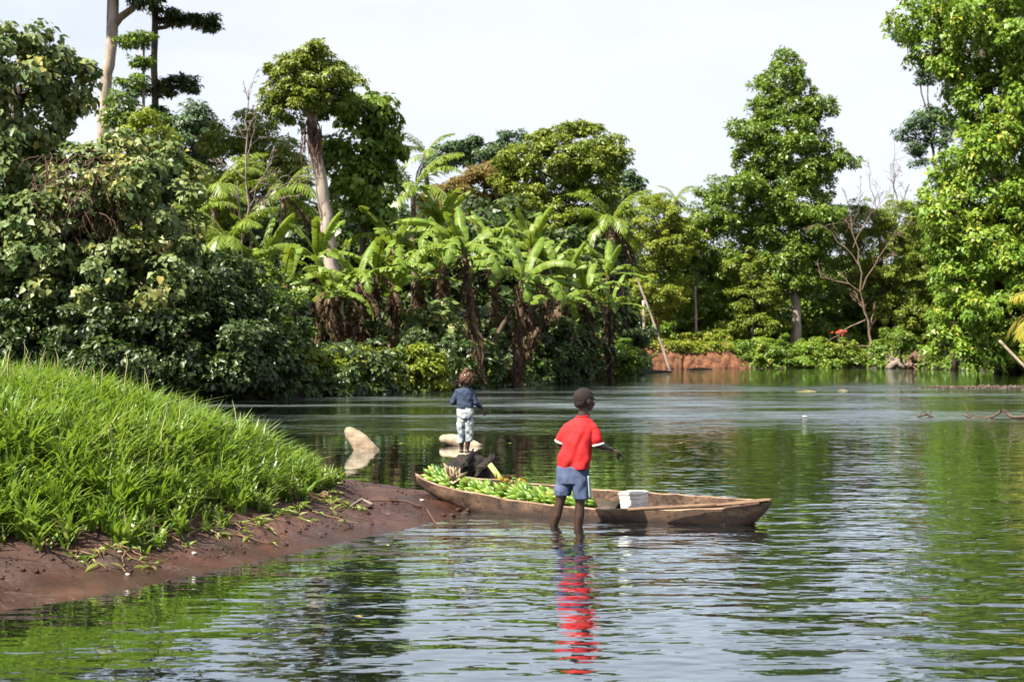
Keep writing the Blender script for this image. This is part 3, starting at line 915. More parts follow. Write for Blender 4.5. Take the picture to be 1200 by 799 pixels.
# ------------------------------------------------------------------ banana plants
def banana_leaf_mesh(L=2.1, W=.56, rise=1.1, curl=1.6, torn=.3, seed=0, dead=False):
    """A leaf that leaves the stem along +X at the angle rise and arches over; torn into strips where the wind split it."""
    r = np.random.default_rng(seed)
    n = 26
    t = np.linspace(0, 1, n + 1)
    ang = rise - curl * t ** 1.25
    ds = L / n
    P = np.zeros((n + 1, 3))
    for i in range(n):
        P[i + 1] = P[i] + ds * np.array([math.cos(ang[i]), 0, math.sin(ang[i])])
    T = np.stack([np.cos(ang), np.zeros(n + 1), np.sin(ang)], 1)
    U = np.stack([-np.sin(ang), np.zeros(n + 1), np.cos(ang)], 1)
    wd = W * .5 * np.clip((t - .10) / .14, 0, 1) ** .6 * np.clip((1 - t) / .22, 0, 1) ** .55
    V, F, tint = [], [], []
    for sgn in (-1, 1):
        droop = .35
        slope = r.uniform(.05, .35)
        for i in range(n):
            if wd[i] + wd[i + 1] < .02: continue
            if r.random() < torn: slope = r.uniform(.0, 1.0 if not dead else 1.6)
            gap = .16 if r.random() < torn else .0
            quad = []
            for (k, e) in ((i, 0.0), (i + 1, -gap)):
                base = P[k]
                wk = wd[k]
                mid = base + sgn * np.array([0, 1, 0]) * wk * .55 * math.cos(slope * .6) + U[k] * (wk * .16 - wk * .35 * slope) + T[k] * (wk * .10 + e * ds)
                tip = base + sgn * np.array([0, 1, 0]) * wk * math.cos(slope) + U[k] * (wk * .10 - wk * .95 * slope) + T[k] * (wk * .22 + e * ds * 1.8)
                quad.append((base, mid, tip))
            b0 = len(V)
            V += [quad[0][0], quad[1][0], quad[1][1], quad[0][1], quad[0][2], quad[1][2]]
            if sgn > 0:
                F += [(b0, b0 + 1, b0 + 2, b0 + 3), (b0 + 3, b0 + 2, b0 + 5, b0 + 4)]
            else:
                F += [(b0 + 3, b0 + 2, b0 + 1, b0), (b0 + 4, b0 + 5, b0 + 2, b0 + 3)]
            v = np.clip(r.normal(.5, .22), 0, 1)
            tint += [v, np.clip(v + .1, 0, 1)]
    # midrib
    mb = Mesh()
    mb.tube(P - U * .008, np.linspace(.034, .006, n + 1), 4, False)
    V = np.vstack([np.array(V), mb.V[0]])
    F = np.vstack([np.array(F), mb.F[0] + b0 + 6])
    tint += [.95] * len(mb.F[0])
    return raw_mesh('leaf', V, F, False, {'tint': tint})

BL = {
    'up': [banana_leaf_mesh(2.0, 0.49, 1.35, .7, 0.12, 1), banana_leaf_mesh(1.9, 0.43, 1.25, .9, 0.17, 2)],
    'arch': [banana_leaf_mesh(2.3, 0.52, 1.0, 1.5, 0.26, 3), banana_leaf_mesh(2.2, 0.49, .85, 1.5, 0.60, 4), banana_leaf_mesh(2.3, 0.51, .9, 1.9, 0.53, 5)],
    'droop': [banana_leaf_mesh(2.4, 0.51, .75, 2.3, 0.60, 6), banana_leaf_mesh(2.3, 0.49, .55, 2.2, 0.60, 7)],
    'flat': [banana_leaf_mesh(2.2, 0.49, .35, .9, 0.38, 8), banana_leaf_mesh(2.1, 0.46, .2, .8, 0.60, 9)],
    'dead': [banana_leaf_mesh(2.0, 0.34, -.4, 1.3, .6, 10, True), banana_leaf_mesh(1.8, 0.30, .1, 1.9, .6, 11, True)],
}
for k, ms in BL.items():
    for me in ms:
        me.materials.append(M['dry'] if k == 'dead' else M['banana_leaf'])
YL = banana_leaf_mesh(2.1, 0.41, .6, 1.6, 0.53, 12); YL.materials.append(M['banana_leaf_yellow'])

def banana(label, Y, top, foot, sc, leaves, stem_r=.15, skirt=True, yellow=False):
    """leaves: list of (kind, compass angle in degrees: 0 = right, 90 = away, 180 = left, 270 = towards the camera, size)."""
    tp = at(*top, Y); ft = at(*foot, Y)
    ft[2] = min(ft[2], gz(ft[0], Y)) - .05 if ft[2] > gz(ft[0], Y) else gz(ft[0], Y) - .05
    root = thing('banana_plant', ft, label, 'banana plant', 'banana plants on the left bank')
    sm = Mesh()
    P = bend_path(ft, tp, 9, .015)
    sm.tube(P, np.linspace(stem_r * 1.25, stem_r * .62, 9) * sc, 9, True, .06)
    link('stem', sm.mesh('stem', ft), M['banana_stem'], root)
    for i, (kind, az, z) in enumerate(leaves):
        me = YL if kind == 'yellow' else BL[kind][int(RNG.integers(len(BL[kind])))]
        o = link('leaf', me, None, root)
        o.location = tp - ft + np.array([0, 0, RNG.uniform(-.25, .05)])
        o.rotation_euler = (RNG.uniform(-.25, .25), RNG.uniform(-.12, .12), math.radians(az + RNG.uniform(-8, 8)))
        o.scale = (z * sc, z * sc, z * sc)
    if skirt:                                           # dry leaf sheaths hanging round the stem
        n = 190
        k = RNG.uniform(.05, .97, n)
        C = np.stack([np.interp(k, np.linspace(0, 1, 9), P[:, j]) for j in range(3)], 1)
        a = RNG.uniform(0, 2 * np.pi, n)
        d = np.stack([np.cos(a), np.sin(a), np.zeros(n)], 1)
        C = C + d * stem_r * sc * RNG.uniform(.8, 1.5, n)[:, None]
        V, F, rep = leaf_polys(C, unit(d + .35 * RNG.standard_normal((n, 3))), unit(np.array([0, 0, -1.0]) + .45 * RNG.standard_normal((n, 3)) + d * .25), RNG.uniform(.2, .62, n) * sc, RNG.uniform(.04, .12, n) * sc, 0)
        link('dry_sheath', raw_mesh('dry_sheath', V - ft, F, False, {'tint': np.tile(np.clip(RNG.normal(.35, .3, n), 0, 1), rep)}), M['dry'], root)['kind'] = 'stuff'
    return root

def fan(n, kinds, start=0, size=1.0):
    return [(kinds[i % len(kinds)], start + i * 360.0 / n * 1.0 + RNG.uniform(-14, 14), size * RNG.uniform(.85, 1.1)) for i in range(n)]

banana('banana plant nearest the left, thick ragged stem, one yellow leaf', 41, (333, 335), (338, 436), 1.05,
       [('up', 80, 1.0), ('up', 300, .95), ('arch', 20, 1.05), ('arch', 165, 1.0), ('flat', 200, 1.05), ('yellow', 190, .8), ('droop', 250, .9), ('arch', 330, 1.0), ('dead', 170, 1), ('dead', 215, .9), ('flat', 350, .8), ('dead', 300, .8)], .20)
banana('banana plant with wide upright leaf second from the left', 43.5, (388, 345), (398, 414), .95, fan(9, ['up', 'arch', 'flat', 'droop', 'up'], 40) + [('dead', 340, 1), ('dead', 240, .8)], .16)
banana('banana plant with shaggy stem under the pale tall trunk', 44, (418, 330), (412, 412), .95, fan(9, ['arch', 'up', 'flat', 'droop'], 10) + [('dead', 320, 1), ('dead', 200, .8)], .17)
banana('banana plant with shaggy stem just right of the pale tall trunk', 45, (440, 318), (430, 410), 1.0, fan(9, ['up', 'arch', 'flat', 'arch', 'droop'], 70) + [('dead', 350, 1)], .16)
banana('tall banana plant with long drooping torn leaves above the girl', 45, (543, 290), (566, 430), 1.15,
       [('droop', 200, 1.1), ('droop', 260, 1.1), ('droop', 310, 1.15), ('droop', 345, 1.05), ('arch', 150, 1.1), ('arch', 20, 1.1), ('up', 90, .9), ('up', 250, .8), ('droop', 230, 1), ('arch', 180, 1.1), ('flat', 5, 1.0)], .13)
banana('banana plant with bright arching leaf and shaggy brown stem in the middle', 47, (612, 328), (606, 438), 1.1,
       [('arch', 180, 1.15), ('arch', 165, 1.0), ('droop', 280, 1.1), ('droop', 310, 1.15), ('flat', 350, 1.0), ('up', 60, 1), ('up', 120, .9), ('flat', 20, 1.0), ('droop', 230, 1.0), ('dead', 330, 1), ('arch', 340, 1)], .16)
banana('rightmost banana plant with shaggy brown stem beside the bright shrub', 56, (688, 345), (690, 432), 1.05, fan(10, ['arch', 'flat', 'up', 'arch', 'droop'], 0) + [('dead', 300, 1), ('dead', 200, 1)], .21)
banana('banana plant with bare slanting stem below the middle banana leaves', 50, (655, 350), (598, 432), .95, fan(8, ['arch', 'droop', 'flat'], 20) + [('dead', 260, 1)], .13)
banana('banana plant standing behind, right of the pale tall trunk', 50, (462, 288), (462, 405), 1.15, fan(10, ['up', 'arch', 'flat', 'arch', 'droop'], 25), .16)
banana('banana plant with broad upright leaves behind the drooping one', 53, (515, 268), (512, 405), 1.2, fan(9, ['up', 'arch', 'up', 'arch'], 55), .17)
banana('banana plant with upright pale leaves behind the middle ones', 54, (640, 312), (640, 410), 1.1, fan(10, ['up', 'arch', 'up', 'flat', 'arch'], 15), .17)
banana('banana plant with fanned leaves at the right end of the row, behind', 59, (712, 322), (712, 415), 1.0, fan(9, ['arch', 'up', 'flat'], 35), .16)
banana('banana plant with browned leaves behind the leftmost banana plant', 47, (308, 305), (308, 410), 1.1, fan(8, ['up', 'arch', 'flat'], 60) + [('dead', 190, 1.2), ('dead', 170, 1.2), ('dead', 210, 1), ('flat', 185, 1.2)], .17)
banana('banana plant with one wide leaf pointing at the round tree', 49, (490, 325), (490, 420), 1.05, fan(9, ['flat', 'arch', 'flat', 'up'], 5) + [('dead', 350, 1)], .16)


banana('slim banana plant between the second and third from the left', 46, (372, 300), (374, 408), 1.0, fan(9, ['up', 'arch', 'up', 'flat'], 30), .13)
banana('slim banana plant just left of the tall drooping one', 48, (520, 305), (522, 420), 1.0, fan(9, ['arch', 'up', 'droop', 'up'], 12) + [('dead', 250, .9)], .13)
banana('slim banana plant between the tall drooping and the middle one', 50, (578, 300), (580, 420), 1.05, fan(10, ['up', 'arch', 'droop', 'up', 'flat'], 44), .13)
banana('slim upright banana plant behind the middle ragged stem', 52, (622, 290), (622, 415), 1.05, fan(9, ['up', 'up', 'arch', 'droop'], 18), .13)
banana('slim banana plant just left of the rightmost ragged one', 54, (665, 325), (668, 425), 1.0, fan(10, ['up', 'arch', 'flat', 'droop'], 36) + [('dead', 280, .9)], .13)
banana('low young banana plant right of the shaggy stem group', 46, (462, 340), (462, 415), .9, fan(9, ['up', 'arch', 'up', 'flat'], 8), .11)
banana('low young banana plant at the right end, in front', 57, (716, 358), (716, 420), .85, fan(9, ['up', 'arch', 'flat'], 22), .11)

# ------------------------------------------------------------------ palms
def frond_mesh(L=2.8, rise=.9, curl=1.5, lw=.62, n=34, seed=0, mat='palm', droop=.5):
    r = np.random.default_rng(seed)
    k = 16
    t = np.linspace(0, 1, k + 1)
    ang = rise - curl * t ** 1.3
    P = np.zeros((k + 1, 3))
    for i in range(k):
        P[i + 1] = P[i] + L / k * np.array([math.cos(ang[i]), 0, math.sin(ang[i])])
    mb = Mesh(); mb.tube(P, np.linspace(.035, .006, k + 1), 4, False)
    tt = np.repeat(np.linspace(.14, 1.0, n), 2)
    sg = np.tile([-1.0, 1.0], n)
    C = np.stack([np.interp(tt, t, P[:, j]) for j in range(3)], 1)
    a = np.interp(tt, t, ang)
    T = np.stack([np.cos(a), 0 * a, np.sin(a)], 1); U = np.stack([-np.sin(a), 0 * a, np.cos(a)], 1)
    ll = lw * np.sin(np.clip(tt * .86 + .12, 0, 1) * np.pi) ** .7 * r.uniform(.85, 1.1, len(tt)) + .05
    D = unit(T * .75 + np.stack([0 * sg, sg, 0 * sg], 1) * 1.0 + U * .18 - np.array([0, 0, droop]) + .12 * r.standard_normal((len(tt), 3)))
    S = unit(np.cross(D, U))
    w2 = .032
    V = np.stack([C, C + D * ll[:, None] * .5 + S * w2, C + D * ll[:, None] - np.array([0, 0, 1]) * ll[:, None] * .22, C + D * ll[:, None] * .5 - S * w2], 1).reshape(-1, 3)
    b = np.arange(len(tt))[:, None] * 4
    F = b + np.array([[0, 1, 2, 3]])
    tint = np.clip(r.normal(.5, .25, len(tt)), 0, 1)
    nv = len(V)
    me = raw_mesh('frond', np.vstack([V, mb.V[0]]), np.vstack([F, mb.F[0] + nv]), False, {'tint': np.concatenate([tint, np.full(len(mb.F[0]), .9)])})
    me.materials.append(M[mat])
    return me

FR = [frond_mesh(2.8, 1.15, 1.3, .62, 34, 1), frond_mesh(2.8, .8, 1.5, .62, 34, 2), frond_mesh(2.7, .4, 1.5, .6, 34, 3, 'palm', .7), frond_mesh(2.6, .0, 1.2, .55, 32, 4, 'palm', .8)]
FD = frond_mesh(2.5, -.6, .9, .5, 30, 5, 'dry', 1.0)

def palm(label, Y, top, foot, sc, n=12, r=.14, name='palm_tree', dead=1):
    tp = at(*top, Y); ft = at(*foot, Y); ft[2] = gz(ft[0], Y) - .1
    root = thing(name, ft, label, 'palm', 'palms among the trees')
    mb = Mesh(); mb.tube(bend_path(ft, tp, 10, .02), np.linspace(r * 1.2, r * .8, 10), 8, True, .04)
    link('trunk', mb.mesh('trunk', ft), M['bark'], root)
    for i in range(n + dead):
        me = FD if i >= n else FR[i % 4]
        o = link('frond', me, None, root)
        o.location = tp - ft
        o.rotation_euler = (RNG.uniform(-.2, .2), RNG.uniform(-.1, .1), i * 2.4 + RNG.uniform(-.3, .3))
        o.scale = (sc,) * 3
    return root

palm('feathery bright palm just left of the leafless pale tree', 52, (252, 225), (252, 400), 1.0, 13)
palm('feathery palm low behind the dark vine mound', 50, (222, 262), (222, 400), .9, 12)
palm('feathery palm between the leafless tree and the tall pale trunk', 53, (332, 228), (332, 400), 1.0, 13)
palm('feathery palm rising right of the bright round tree', 56, (484, 225), (484, 400), 1.1, 13)
palm('distant coconut palm top on the skyline left of the round crown', 88, (500, 182), (503, 400), .95, 14, .2)
palm('coconut palm with hanging fronds under the round crown', 66, (716, 262), (742, 405), 1.05, 14, .14, dead=3)
palm('tiny distant palm top on the skyline left of the conical tree', 112, (792, 234), (792, 400), .8, 12, .2)
palm('feathery palm low between leftmost banana plants and twig tree', 46, (268, 285), (268, 410), .85, 11)

# yellowing palm at the right edge, leaning in over the water
ft = np.array([13.6, 29.0, -.3])
root = thing('palm_tree', ft, 'yellowing palm fronds reaching in at the right edge over water', 'palm', 'palms among the trees')
tp = np.array([12.75, 29.0, 2.3])
mb = Mesh(); mb.tube(bend_path(ft, tp, 8, .02), np.linspace(.16, .11, 8), 8, True, .04)
link('trunk', mb.mesh('trunk', ft), M['bark'], root)
FY = [frond_mesh(1.9, .75, 1.5, .6, 26, 21, 'palm_yellow', .5), frond_mesh(1.9, .2, 1.5, .55, 26, 22, 'palm_yellow', .9)]
for i, (az, k, s_) in enumerate([(180, 0, .85), (200, 1, .95), (160, 1, .9), (185, 1, .8), (235, 0, .8), (120, 0, .9), (60, 0, 1), (0, 1, 1), (300, 1, .9)]):
    o = link('frond', FY[k], None, root); o.location = tp - ft; o.rotation_euler = (RNG.uniform(-.15, .15), 0, math.radians(az)); o.scale = (s_,) * 3

# ------------------------------------------------------------------ shrubs along the water's edge
shrub('leafy green shrub at the foot of the leftmost banana stems', 38.7, [(345, 440, 26, 22), (372, 434, 24, 20), (330, 452, 22, 14)], 'yellow', rc=.3, leaf=0.128)
shrub('sunlit round shrub below the shaggy banana stems', 39.8, [(398, 438, 28, 20), (425, 432, 30, 18), (410, 450, 30, 10)], 'yellow', rc=.3, leaf=0.136)
shrub('sunlit shrub trailing towards the water left of the girl', 41.2, [(458, 432, 30, 20), (486, 428, 24, 18), (475, 446, 26, 10), (505, 440, 16, 14)], 'yellow', rc=.3, leaf=0.144)
shrub('tall climbing heart-leaved creeper behind the girl', 46.5, [(512, 385, 28, 34), (536, 400, 26, 32), (525, 425, 36, 22), (500, 410, 22, 24)], 'vine', rc=.36, leaf=0.208, kind=1, aspect=.8, cover=1.58, droop=.9)
shrub('dark shrub at the water edge right of the girl', 49, [(562, 430, 24, 22), (585, 438, 20, 14), (560, 400, 24, 26)], 'dark', rc=.34, leaf=0.160)
shrub('dark shrub under the middle banana plants', 52.5, [(630, 432, 26, 16), (655, 424, 26, 20), (645, 395, 30, 26)], 'dark', rc=.34, leaf=0.160)
shrub('bright green bush at the end of the left bank', 60.5, [(722, 418, 26, 22), (735, 425, 16, 14), (708, 408, 18, 16)], 'mid', rc=.32, leaf=0.144)
shrub('dark leafy shrub above the bright bush end of left bank', 66, [(722, 382, 22, 18), (740, 390, 20, 20), (700, 370, 22, 20)], 'dark', rc=.4, leaf=0.192)
far_shr = [
    ('far-bank hedge bush right beside the red earth bank', 862, 412, 'mid'), ('far-bank hedge bush second right of the red earth bank', 890, 410, 'vine_bright'),
    ('far-bank hedge bush left of the conical tree foot', 914, 412, 'mid'), ('far-bank hedge bush right of the conical tree foot', 948, 414, 'vine_bright'),
    ('far-bank yellowish bush below the dead tree', 985, 414, 'olive'), ('far-bank green bush right of the dead tree foot', 1052, 400, 'mid')]
for lab, x, y, mt in far_shr:
    shrub(lab, 95.3, [(x, y, 19, 17), (x - 10, y + 8, 15, 12), (x + 12, y + 6, 15, 12), (x + 2, y + 12, 20, 9)], mt, rc=.38, leaf=0.208, group='hedge bushes on the far bank', cover=1.76)
shrub('tall weedy herbs on top of the red earth bank', 97, [(765, 398, 20, 8), (800, 399, 22, 8), (835, 396, 20, 10)], 'yellow', rc=.35, leaf=0.176, cover=1.58)
fl = thing('flowering_plant', at(984, 398, 97) - np.array([0, 0, .8]), 'small orange-red flowering plant below the dead tree', 'plant')
c0 = at(984, 389, 97)
V, F, tint = clump_leaves(c0 + RNG.normal(0, .22, (9, 3)) * np.array([.9, .8, .5]), np.tile([0, -.6, .8], (9, 1)), .10, 8, .15, .6, 0)
link('blossom', raw_mesh('blossom', V - np.array(fl.location), F, False, {'tint': tint}), M['flower'], fl)
mb = Mesh()
for k in range(6): mb.tube(bend_path(np.array(fl.location) - np.array([0, 0, .6]), c0 + RNG.normal(0, .2, 3), 4, .05), [.03, .025, .02, .01], 5, False)
link('stem', mb.mesh('stem', fl.location), M['bark'], fl)

# dense wood that closes the view behind everything one can tell apart
def wood(name, spec, rc, leaf, mat, label, cover=1.35):
    lobes = []
    for (x0, x1, top, Y0, Y1, n) in spec:
        for i in range(n):
            Y = RNG.uniform(Y0, Y1); px = RNG.uniform(x0, x1)
            tp = CAMH + (HZ - (top + RNG.uniform(0, 40))) / F0 * Y
            h = tp - gz((px - CX) / F0 * Y, Y)
            lobes.append((np.array([(px - CX) / F0 * Y, Y, tp - h * .30]), np.array([RNG.uniform(1.4, 2.4), 1.5, h * .33])))
            lobes.append((np.array([(px - CX) / F0 * Y + RNG.uniform(-1, 1), Y, tp - h * .72]), np.array([RNG.uniform(1.6, 2.6), 1.5, h * .33])))
    me, CC = crown_mesh(lobes, rc, leaf, .66, cover, 2, low=-1.5, sat=0)
    tag(link(name, me, M[mat]), label, 'wood', kind='stuff')
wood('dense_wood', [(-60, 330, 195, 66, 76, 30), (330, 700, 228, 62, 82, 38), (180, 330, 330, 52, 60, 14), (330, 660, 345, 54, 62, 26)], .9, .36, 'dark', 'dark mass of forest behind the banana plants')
wood('far_wood', [(700, 1120, 280, 112, 128, 44), (1080, 1300, 230, 100, 120, 16), (720, 1100, 360, 104, 110, 26), (860, 1070, 340, 105, 111, 26)], 1.2, .48, 'mid', 'green mass of forest behind the far bank')


def undergrowth(name, label, i0, i1, mat, leaf, rc, dens, deep, hmax, seed, over=.5):
    """Low creepers and seedlings that cover the bank from the water's edge inland."""
    r = np.random.default_rng(seed)
    C = []
    for i in range(i0, i1):
        a, b = np.array(RIVER[i], float), np.array(RIVER[i + 1], float)
        L = np.linalg.norm(b - a); tdir = (b - a) / L; nrm = np.array([-tdir[1], tdir[0]])
        n = int(L * dens)
        u, d = r.random(n), r.exponential(deep, n) - over
        C.append(a + (b - a) * u[:, None] + nrm * d[:, None])
    C = np.vstack(C)
    z = np.maximum(far_height(C[:, 0], C[:, 1]), .02) + r.uniform(.0, 1.0, len(C)) ** 1.6 * hmax * (.4 + 1.2 * vnoise(C[:, 0] * .7, C[:, 1] * .7, seed))
    P = np.concatenate([C, z[:, None]], 1)
    per = max(8, int(1.7 * np.pi * rc * rc / (leaf * leaf * .33)))
    V, F, tint = clump_leaves(P, np.tile(unit(np.array([.2, -.6, .8])), (len(P), 1)), rc, per, leaf, .6, 0)
    tag(link(name, raw_mesh(name, V, F, False, {'tint': tint}), M[mat]), label, 'undergrowth', kind='stuff')
undergrowth('bank_undergrowth', 'dark low undergrowth along the left waterline', 1, 9, 'dark', .17, .30, 16, 1.6, 1.3, 71)
undergrowth('creeper_undergrowth', 'mid green creepers along the left waterline', 3, 9, 'mid', .16, .26, 6, 1.4, .9, 72, .3)
undergrowth('far_undergrowth', 'low green growth along the far and right waterline', 10, 16, 'mid', .24, .36, 12, 1.5, 1.1, 73, .2)

# ------------------------------------------------------------------ the grassy mound
def grass():
    nt_ = 13500                                             # tufts, each of several blades
    tx = RNG.uniform(-9.5, -1.3, nt_); ty = RNG.uniform(5.8, 16.5, nt_)
    tg = sdist(np.stack([tx, ty], 1), GRASS)
    keep = (tg > -.10 + .22 * vnoise(tx * 3, ty * 3, 8)) & (tx > -.46 * ty - .6) & (RNG.random(nt_) < np.clip(.55 + tg * 1.5, .4, 1))
    tx, ty = tx[keep], ty[keep]
    per = 13
    ti = np.repeat(np.arange(len(tx)), per)
    n = len(ti)
    x = tx[ti] + RNG.normal(0, .022, n); y = ty[ti] + RNG.normal(0, .022, n)
    sg = sdist(np.stack([x, y], 1), GRASS)
    tall = RNG.uniform(.7, 1.3, len(tx))[ti]
    z = near_height(x, y) - .02
    sparse = vnoise(x * 1.6, y * 1.6, 9)
    H = (.15 + .125 * np.clip(sg / .8, 0, 1)) * RNG.uniform(.55, 1.25, n) * tall * (.85 + .5 * sparse)
    a = RNG.uniform(0, 2 * np.pi, n)
    lean = np.abs(RNG.normal(.70, .45, n))
    # blades lean out and down the slope, a little to the right
    d = np.stack([np.cos(a), np.sin(a)], 1) * .9 + np.array([.35, -.30])
    d = d / (np.linalg.norm(d, axis=1, keepdims=True) + 1e-6)
    W = RNG.uniform(.006, .0155, n)
    k = 4
    rows = []
    side = np.stack([-d[:, 1], d[:, 0], np.zeros(n)], 1)
    for i in range(k):
        t = i / (k - 1)
        off = (lean * t * t * .9 + .12 * t)[:, None] * H[:, None] * d
        zz = z + H * (t - .28 * lean * t * t * t)
        c = np.stack([x + off[:, 0], y + off[:, 1], zz], 1)
        wv = W * (1.0, 1.15, .8, .0)[i]
        rows.append((c, wv))
    V = np.stack([rows[0][0] - side * rows[0][1][:, None], rows[0][0] + side * rows[0][1][:, None],
                  rows[1][0] - side * rows[1][1][:, None], rows[1][0] + side * rows[1][1][:, None],
                  rows[2][0] - side * rows[2][1][:, None], rows[2][0] + side * rows[2][1][:, None], rows[3][0]], 1).reshape(-1, 3)
    b = np.arange(n)[:, None] * 7
    F = np.concatenate([b + np.array([q]) for q in ((0, 1, 3), (0, 3, 2), (2, 3, 5), (2, 5, 4), (4, 5, 6))])
    tint = np.clip(.15 + .45 * RNG.random(n) + .22 * vnoise(x * 1.1, y * 1.1, 6), 0, .80)
    dry = RNG.random(n) < .02 + .20 * (sg < .12) + .14 * np.clip(vnoise(x * 1.9, y * 1.9, 17) * 3 - 1.8, 0, 1)
    tint[dry] = RNG.uniform(.85, 1.0, dry.sum())
    o = link('grass', raw_mesh('grass', V, F, False, {'tint': np.tile(tint, 5)}), M['grass'])
    tag(o, 'tall bright green grass covering the mound on the left bank', 'grass', kind='stuff')
    # flowering stalks that stand above the blades
    st = Mesh(); m = 0
    while m < 90:
        px, py = RNG.uniform(-7, -1.9), RNG.uniform(9.0, 14.0)
        if sdist(np.array([[px, py]]), GRASS)[0] < .35: continue
        b0 = np.array([px, py, float(near_height(np.array([px]), np.array([py]))[0])])
        h = RNG.uniform(.35, .62)
        tip = b0 + np.array([RNG.normal(.03, .10), RNG.normal(0, .08), h])
        P = bend_path(b0, tip, 6, .06)
        st.tube(P, [.0022, .0022, .002, .003, .0035, .001], 4, False); m += 1
    o = link('grass_stalks', st.mesh('grass_stalks'), plain('straw', [(.30, .30, .12), (.45, .40, .22)], 9, .8, 0))
    tag(o, 'thin pale flowering stalks above the grass mound', 'grass', kind='stuff')
    # runners creeping down over the mud
    C, Nn, Dd = [], [], []
    rn = Mesh()
    for k in range(24):
        i = int(RNG.integers(3, 9))
        a0, a1 = np.array(GRASS[i]), np.array(GRASS[i + 1])
        p = a0 + (a1 - a0) * RNG.random()
        dirv = unit(np.array([.75, -.65]) + RNG.normal(0, .45, 2))
        L = RNG.uniform(.1, .55)
        pts = []
        for q in np.linspace(0, 1, 7):
            xy = p + dirv * L * q + RNG.normal(0, .012, 2)
            pts.append([xy[0], xy[1], float(near_height(xy[:1], xy[1:])[0]) + .008])
        pts = np.array(pts)
        rn.tube(pts, np.linspace(.006, .003, 7), 4, False)
        for q in pts[1:]:
            for r_ in range(int(RNG.integers(0, 4))):
                C.append(q + RNG.normal(0, .008, 3) * np.array([1, 1, .3])); Nn.append([RNG.normal(0, .4), RNG.normal(0, .4), 1]); Dd.append([RNG.normal(.3, 1), RNG.normal(-.3, 1), RNG.uniform(.1, .9)])
    o = link('runner_stems', rn.mesh('runner_stems'), plain('runner', [(.10, .055, .03), (.19, .13, .06)], 9, .8, 0))
    tag(o, 'dry runner stems creeping from the grass over the mud', 'grass', kind='stuff')
    C = np.array(C); n = len(C)
    V, F, rep = leaf_polys(C, unit(np.array(Nn)), unit(np.array(Dd)), RNG.uniform(.06, .15, n), RNG.uniform(.012, .022, n), 0)
    o = link('runner_grass', raw_mesh('runner_grass', V, F, False, {'tint': np.tile(np.clip(RNG.uniform(.55, 1.1, n), 0, 1), rep)}), M['grass'])
    tag(o, 'sparse yellowing grass sprigs on the mud below the mound', 'grass', kind='stuff')

grass()
# ------------------------------------------------------------------ far red earth bank, roots and driftwood
def red_bank():
    n, m = 120, 14
    P = np.zeros((n, m, 3))
    for i in range(n):
        u = i / (n - 1)
        x = 7.6 + 10.4 * u
        y = 88.4 + 5.6 * u
        top = 1.75 + .25 * math.sin(u * 9) + .35 * (float(vnoise(np.array([u * 14]), np.array([2.0]), 3)[0]) - .5)
        top *= min(1.0, .35 + u * 6) * min(1.0, .3 + (1 - u) * 3.2)
        for j in range(m):
            v = j / (m - 1)
            nn = float(vnoise(np.array([u * 26]), np.array([v * 5 + 3]), 12)[0]) - .5
            n2 = float(vnoise(np.array([u * 70]), np.array([v * 12]), 13)[0]) - .5
            P[i, j] = (x + .15 * n2, y + 1.5 * v ** 1.8 + .30 * nn + .30 * n2 - .35 * (1 - v) ** 3, -.15 + (top + .15) * v ** .85)
    mb = Mesh(); mb.grid(P[:, ::-1])
    back = P[:, -1:, :].copy()
    sheet = np.concatenate([back, back + np.array([0, 3.0, -.1]), back + np.array([0, 5.5, -1.4])], 1)
    mb.grid(sheet[:, ::-1])
    tag(link('red_earth_bank', mb.mesh('red_earth_bank'), M['red_bank']), kind='structure')
red_bank()
r_ = np.random.default_rng(5)
u_ = r_.random(420)
P_ = np.stack([7.6 + 10.4 * u_, 88.4 + 5.6 * u_ + r_.uniform(.9, 2.2, 420), 1.55 * np.minimum(1, .35 + u_ * 6) * np.minimum(1, .3 + (1 - u_) * 3.2) + r_.uniform(-.35, .35, 420)], 1)
V, F, tint = clump_leaves(P_, np.tile(unit(np.array([0, -.6, .8])), (420, 1)), .28, 16, .24, .4, 0, droop=.9)
tag(link('bank_top_grass', raw_mesh('bank_top_grass', V, F, False, {'tint': tint}), M['yellow']), 'weeds and grass hanging over the top of the red bank', 'grass', kind='stuff')


def lump(name, label, cat, c, r, mat, seed=0, group=None, nz_=.22, seg=14, rings=9, R=None):
    """An uneven rounded stone or stump standing by itself."""
    rr = np.random.default_rng(seed)
    th = np.linspace(0, np.pi, rings); ph = np.linspace(0, 2 * np.pi, seg, endpoint=False)
    w1 = rr.normal(0, 1, (4, 3)); p1 = rr.uniform(0, 6, 4)
    V = []
    for t_ in th:
        for p_ in ph:
            d = np.array([math.sin(t_) * math.cos(p_), math.sin(t_) * math.sin(p_), math.cos(t_)])
            k = 1 + nz_ * sum(math.sin(2.2 * float(w1[q] @ d) + p1[q]) for q in range(4)) / 2
            V.append(d * k)
    V = np.array(V) * np.asarray(r, float)
    if R is not None: V = V @ np.array(R).T
    F = []
    for i in range(rings - 1):
        for j in range(seg):
            F.append((i * seg + j, (i + 1) * seg + j, (i + 1) * seg + (j + 1) % seg, i * seg + (j + 1) % seg))
    o = link(name, raw_mesh(name, V, F, True), M[mat], None, c)
    return tag(o, label, cat, group)


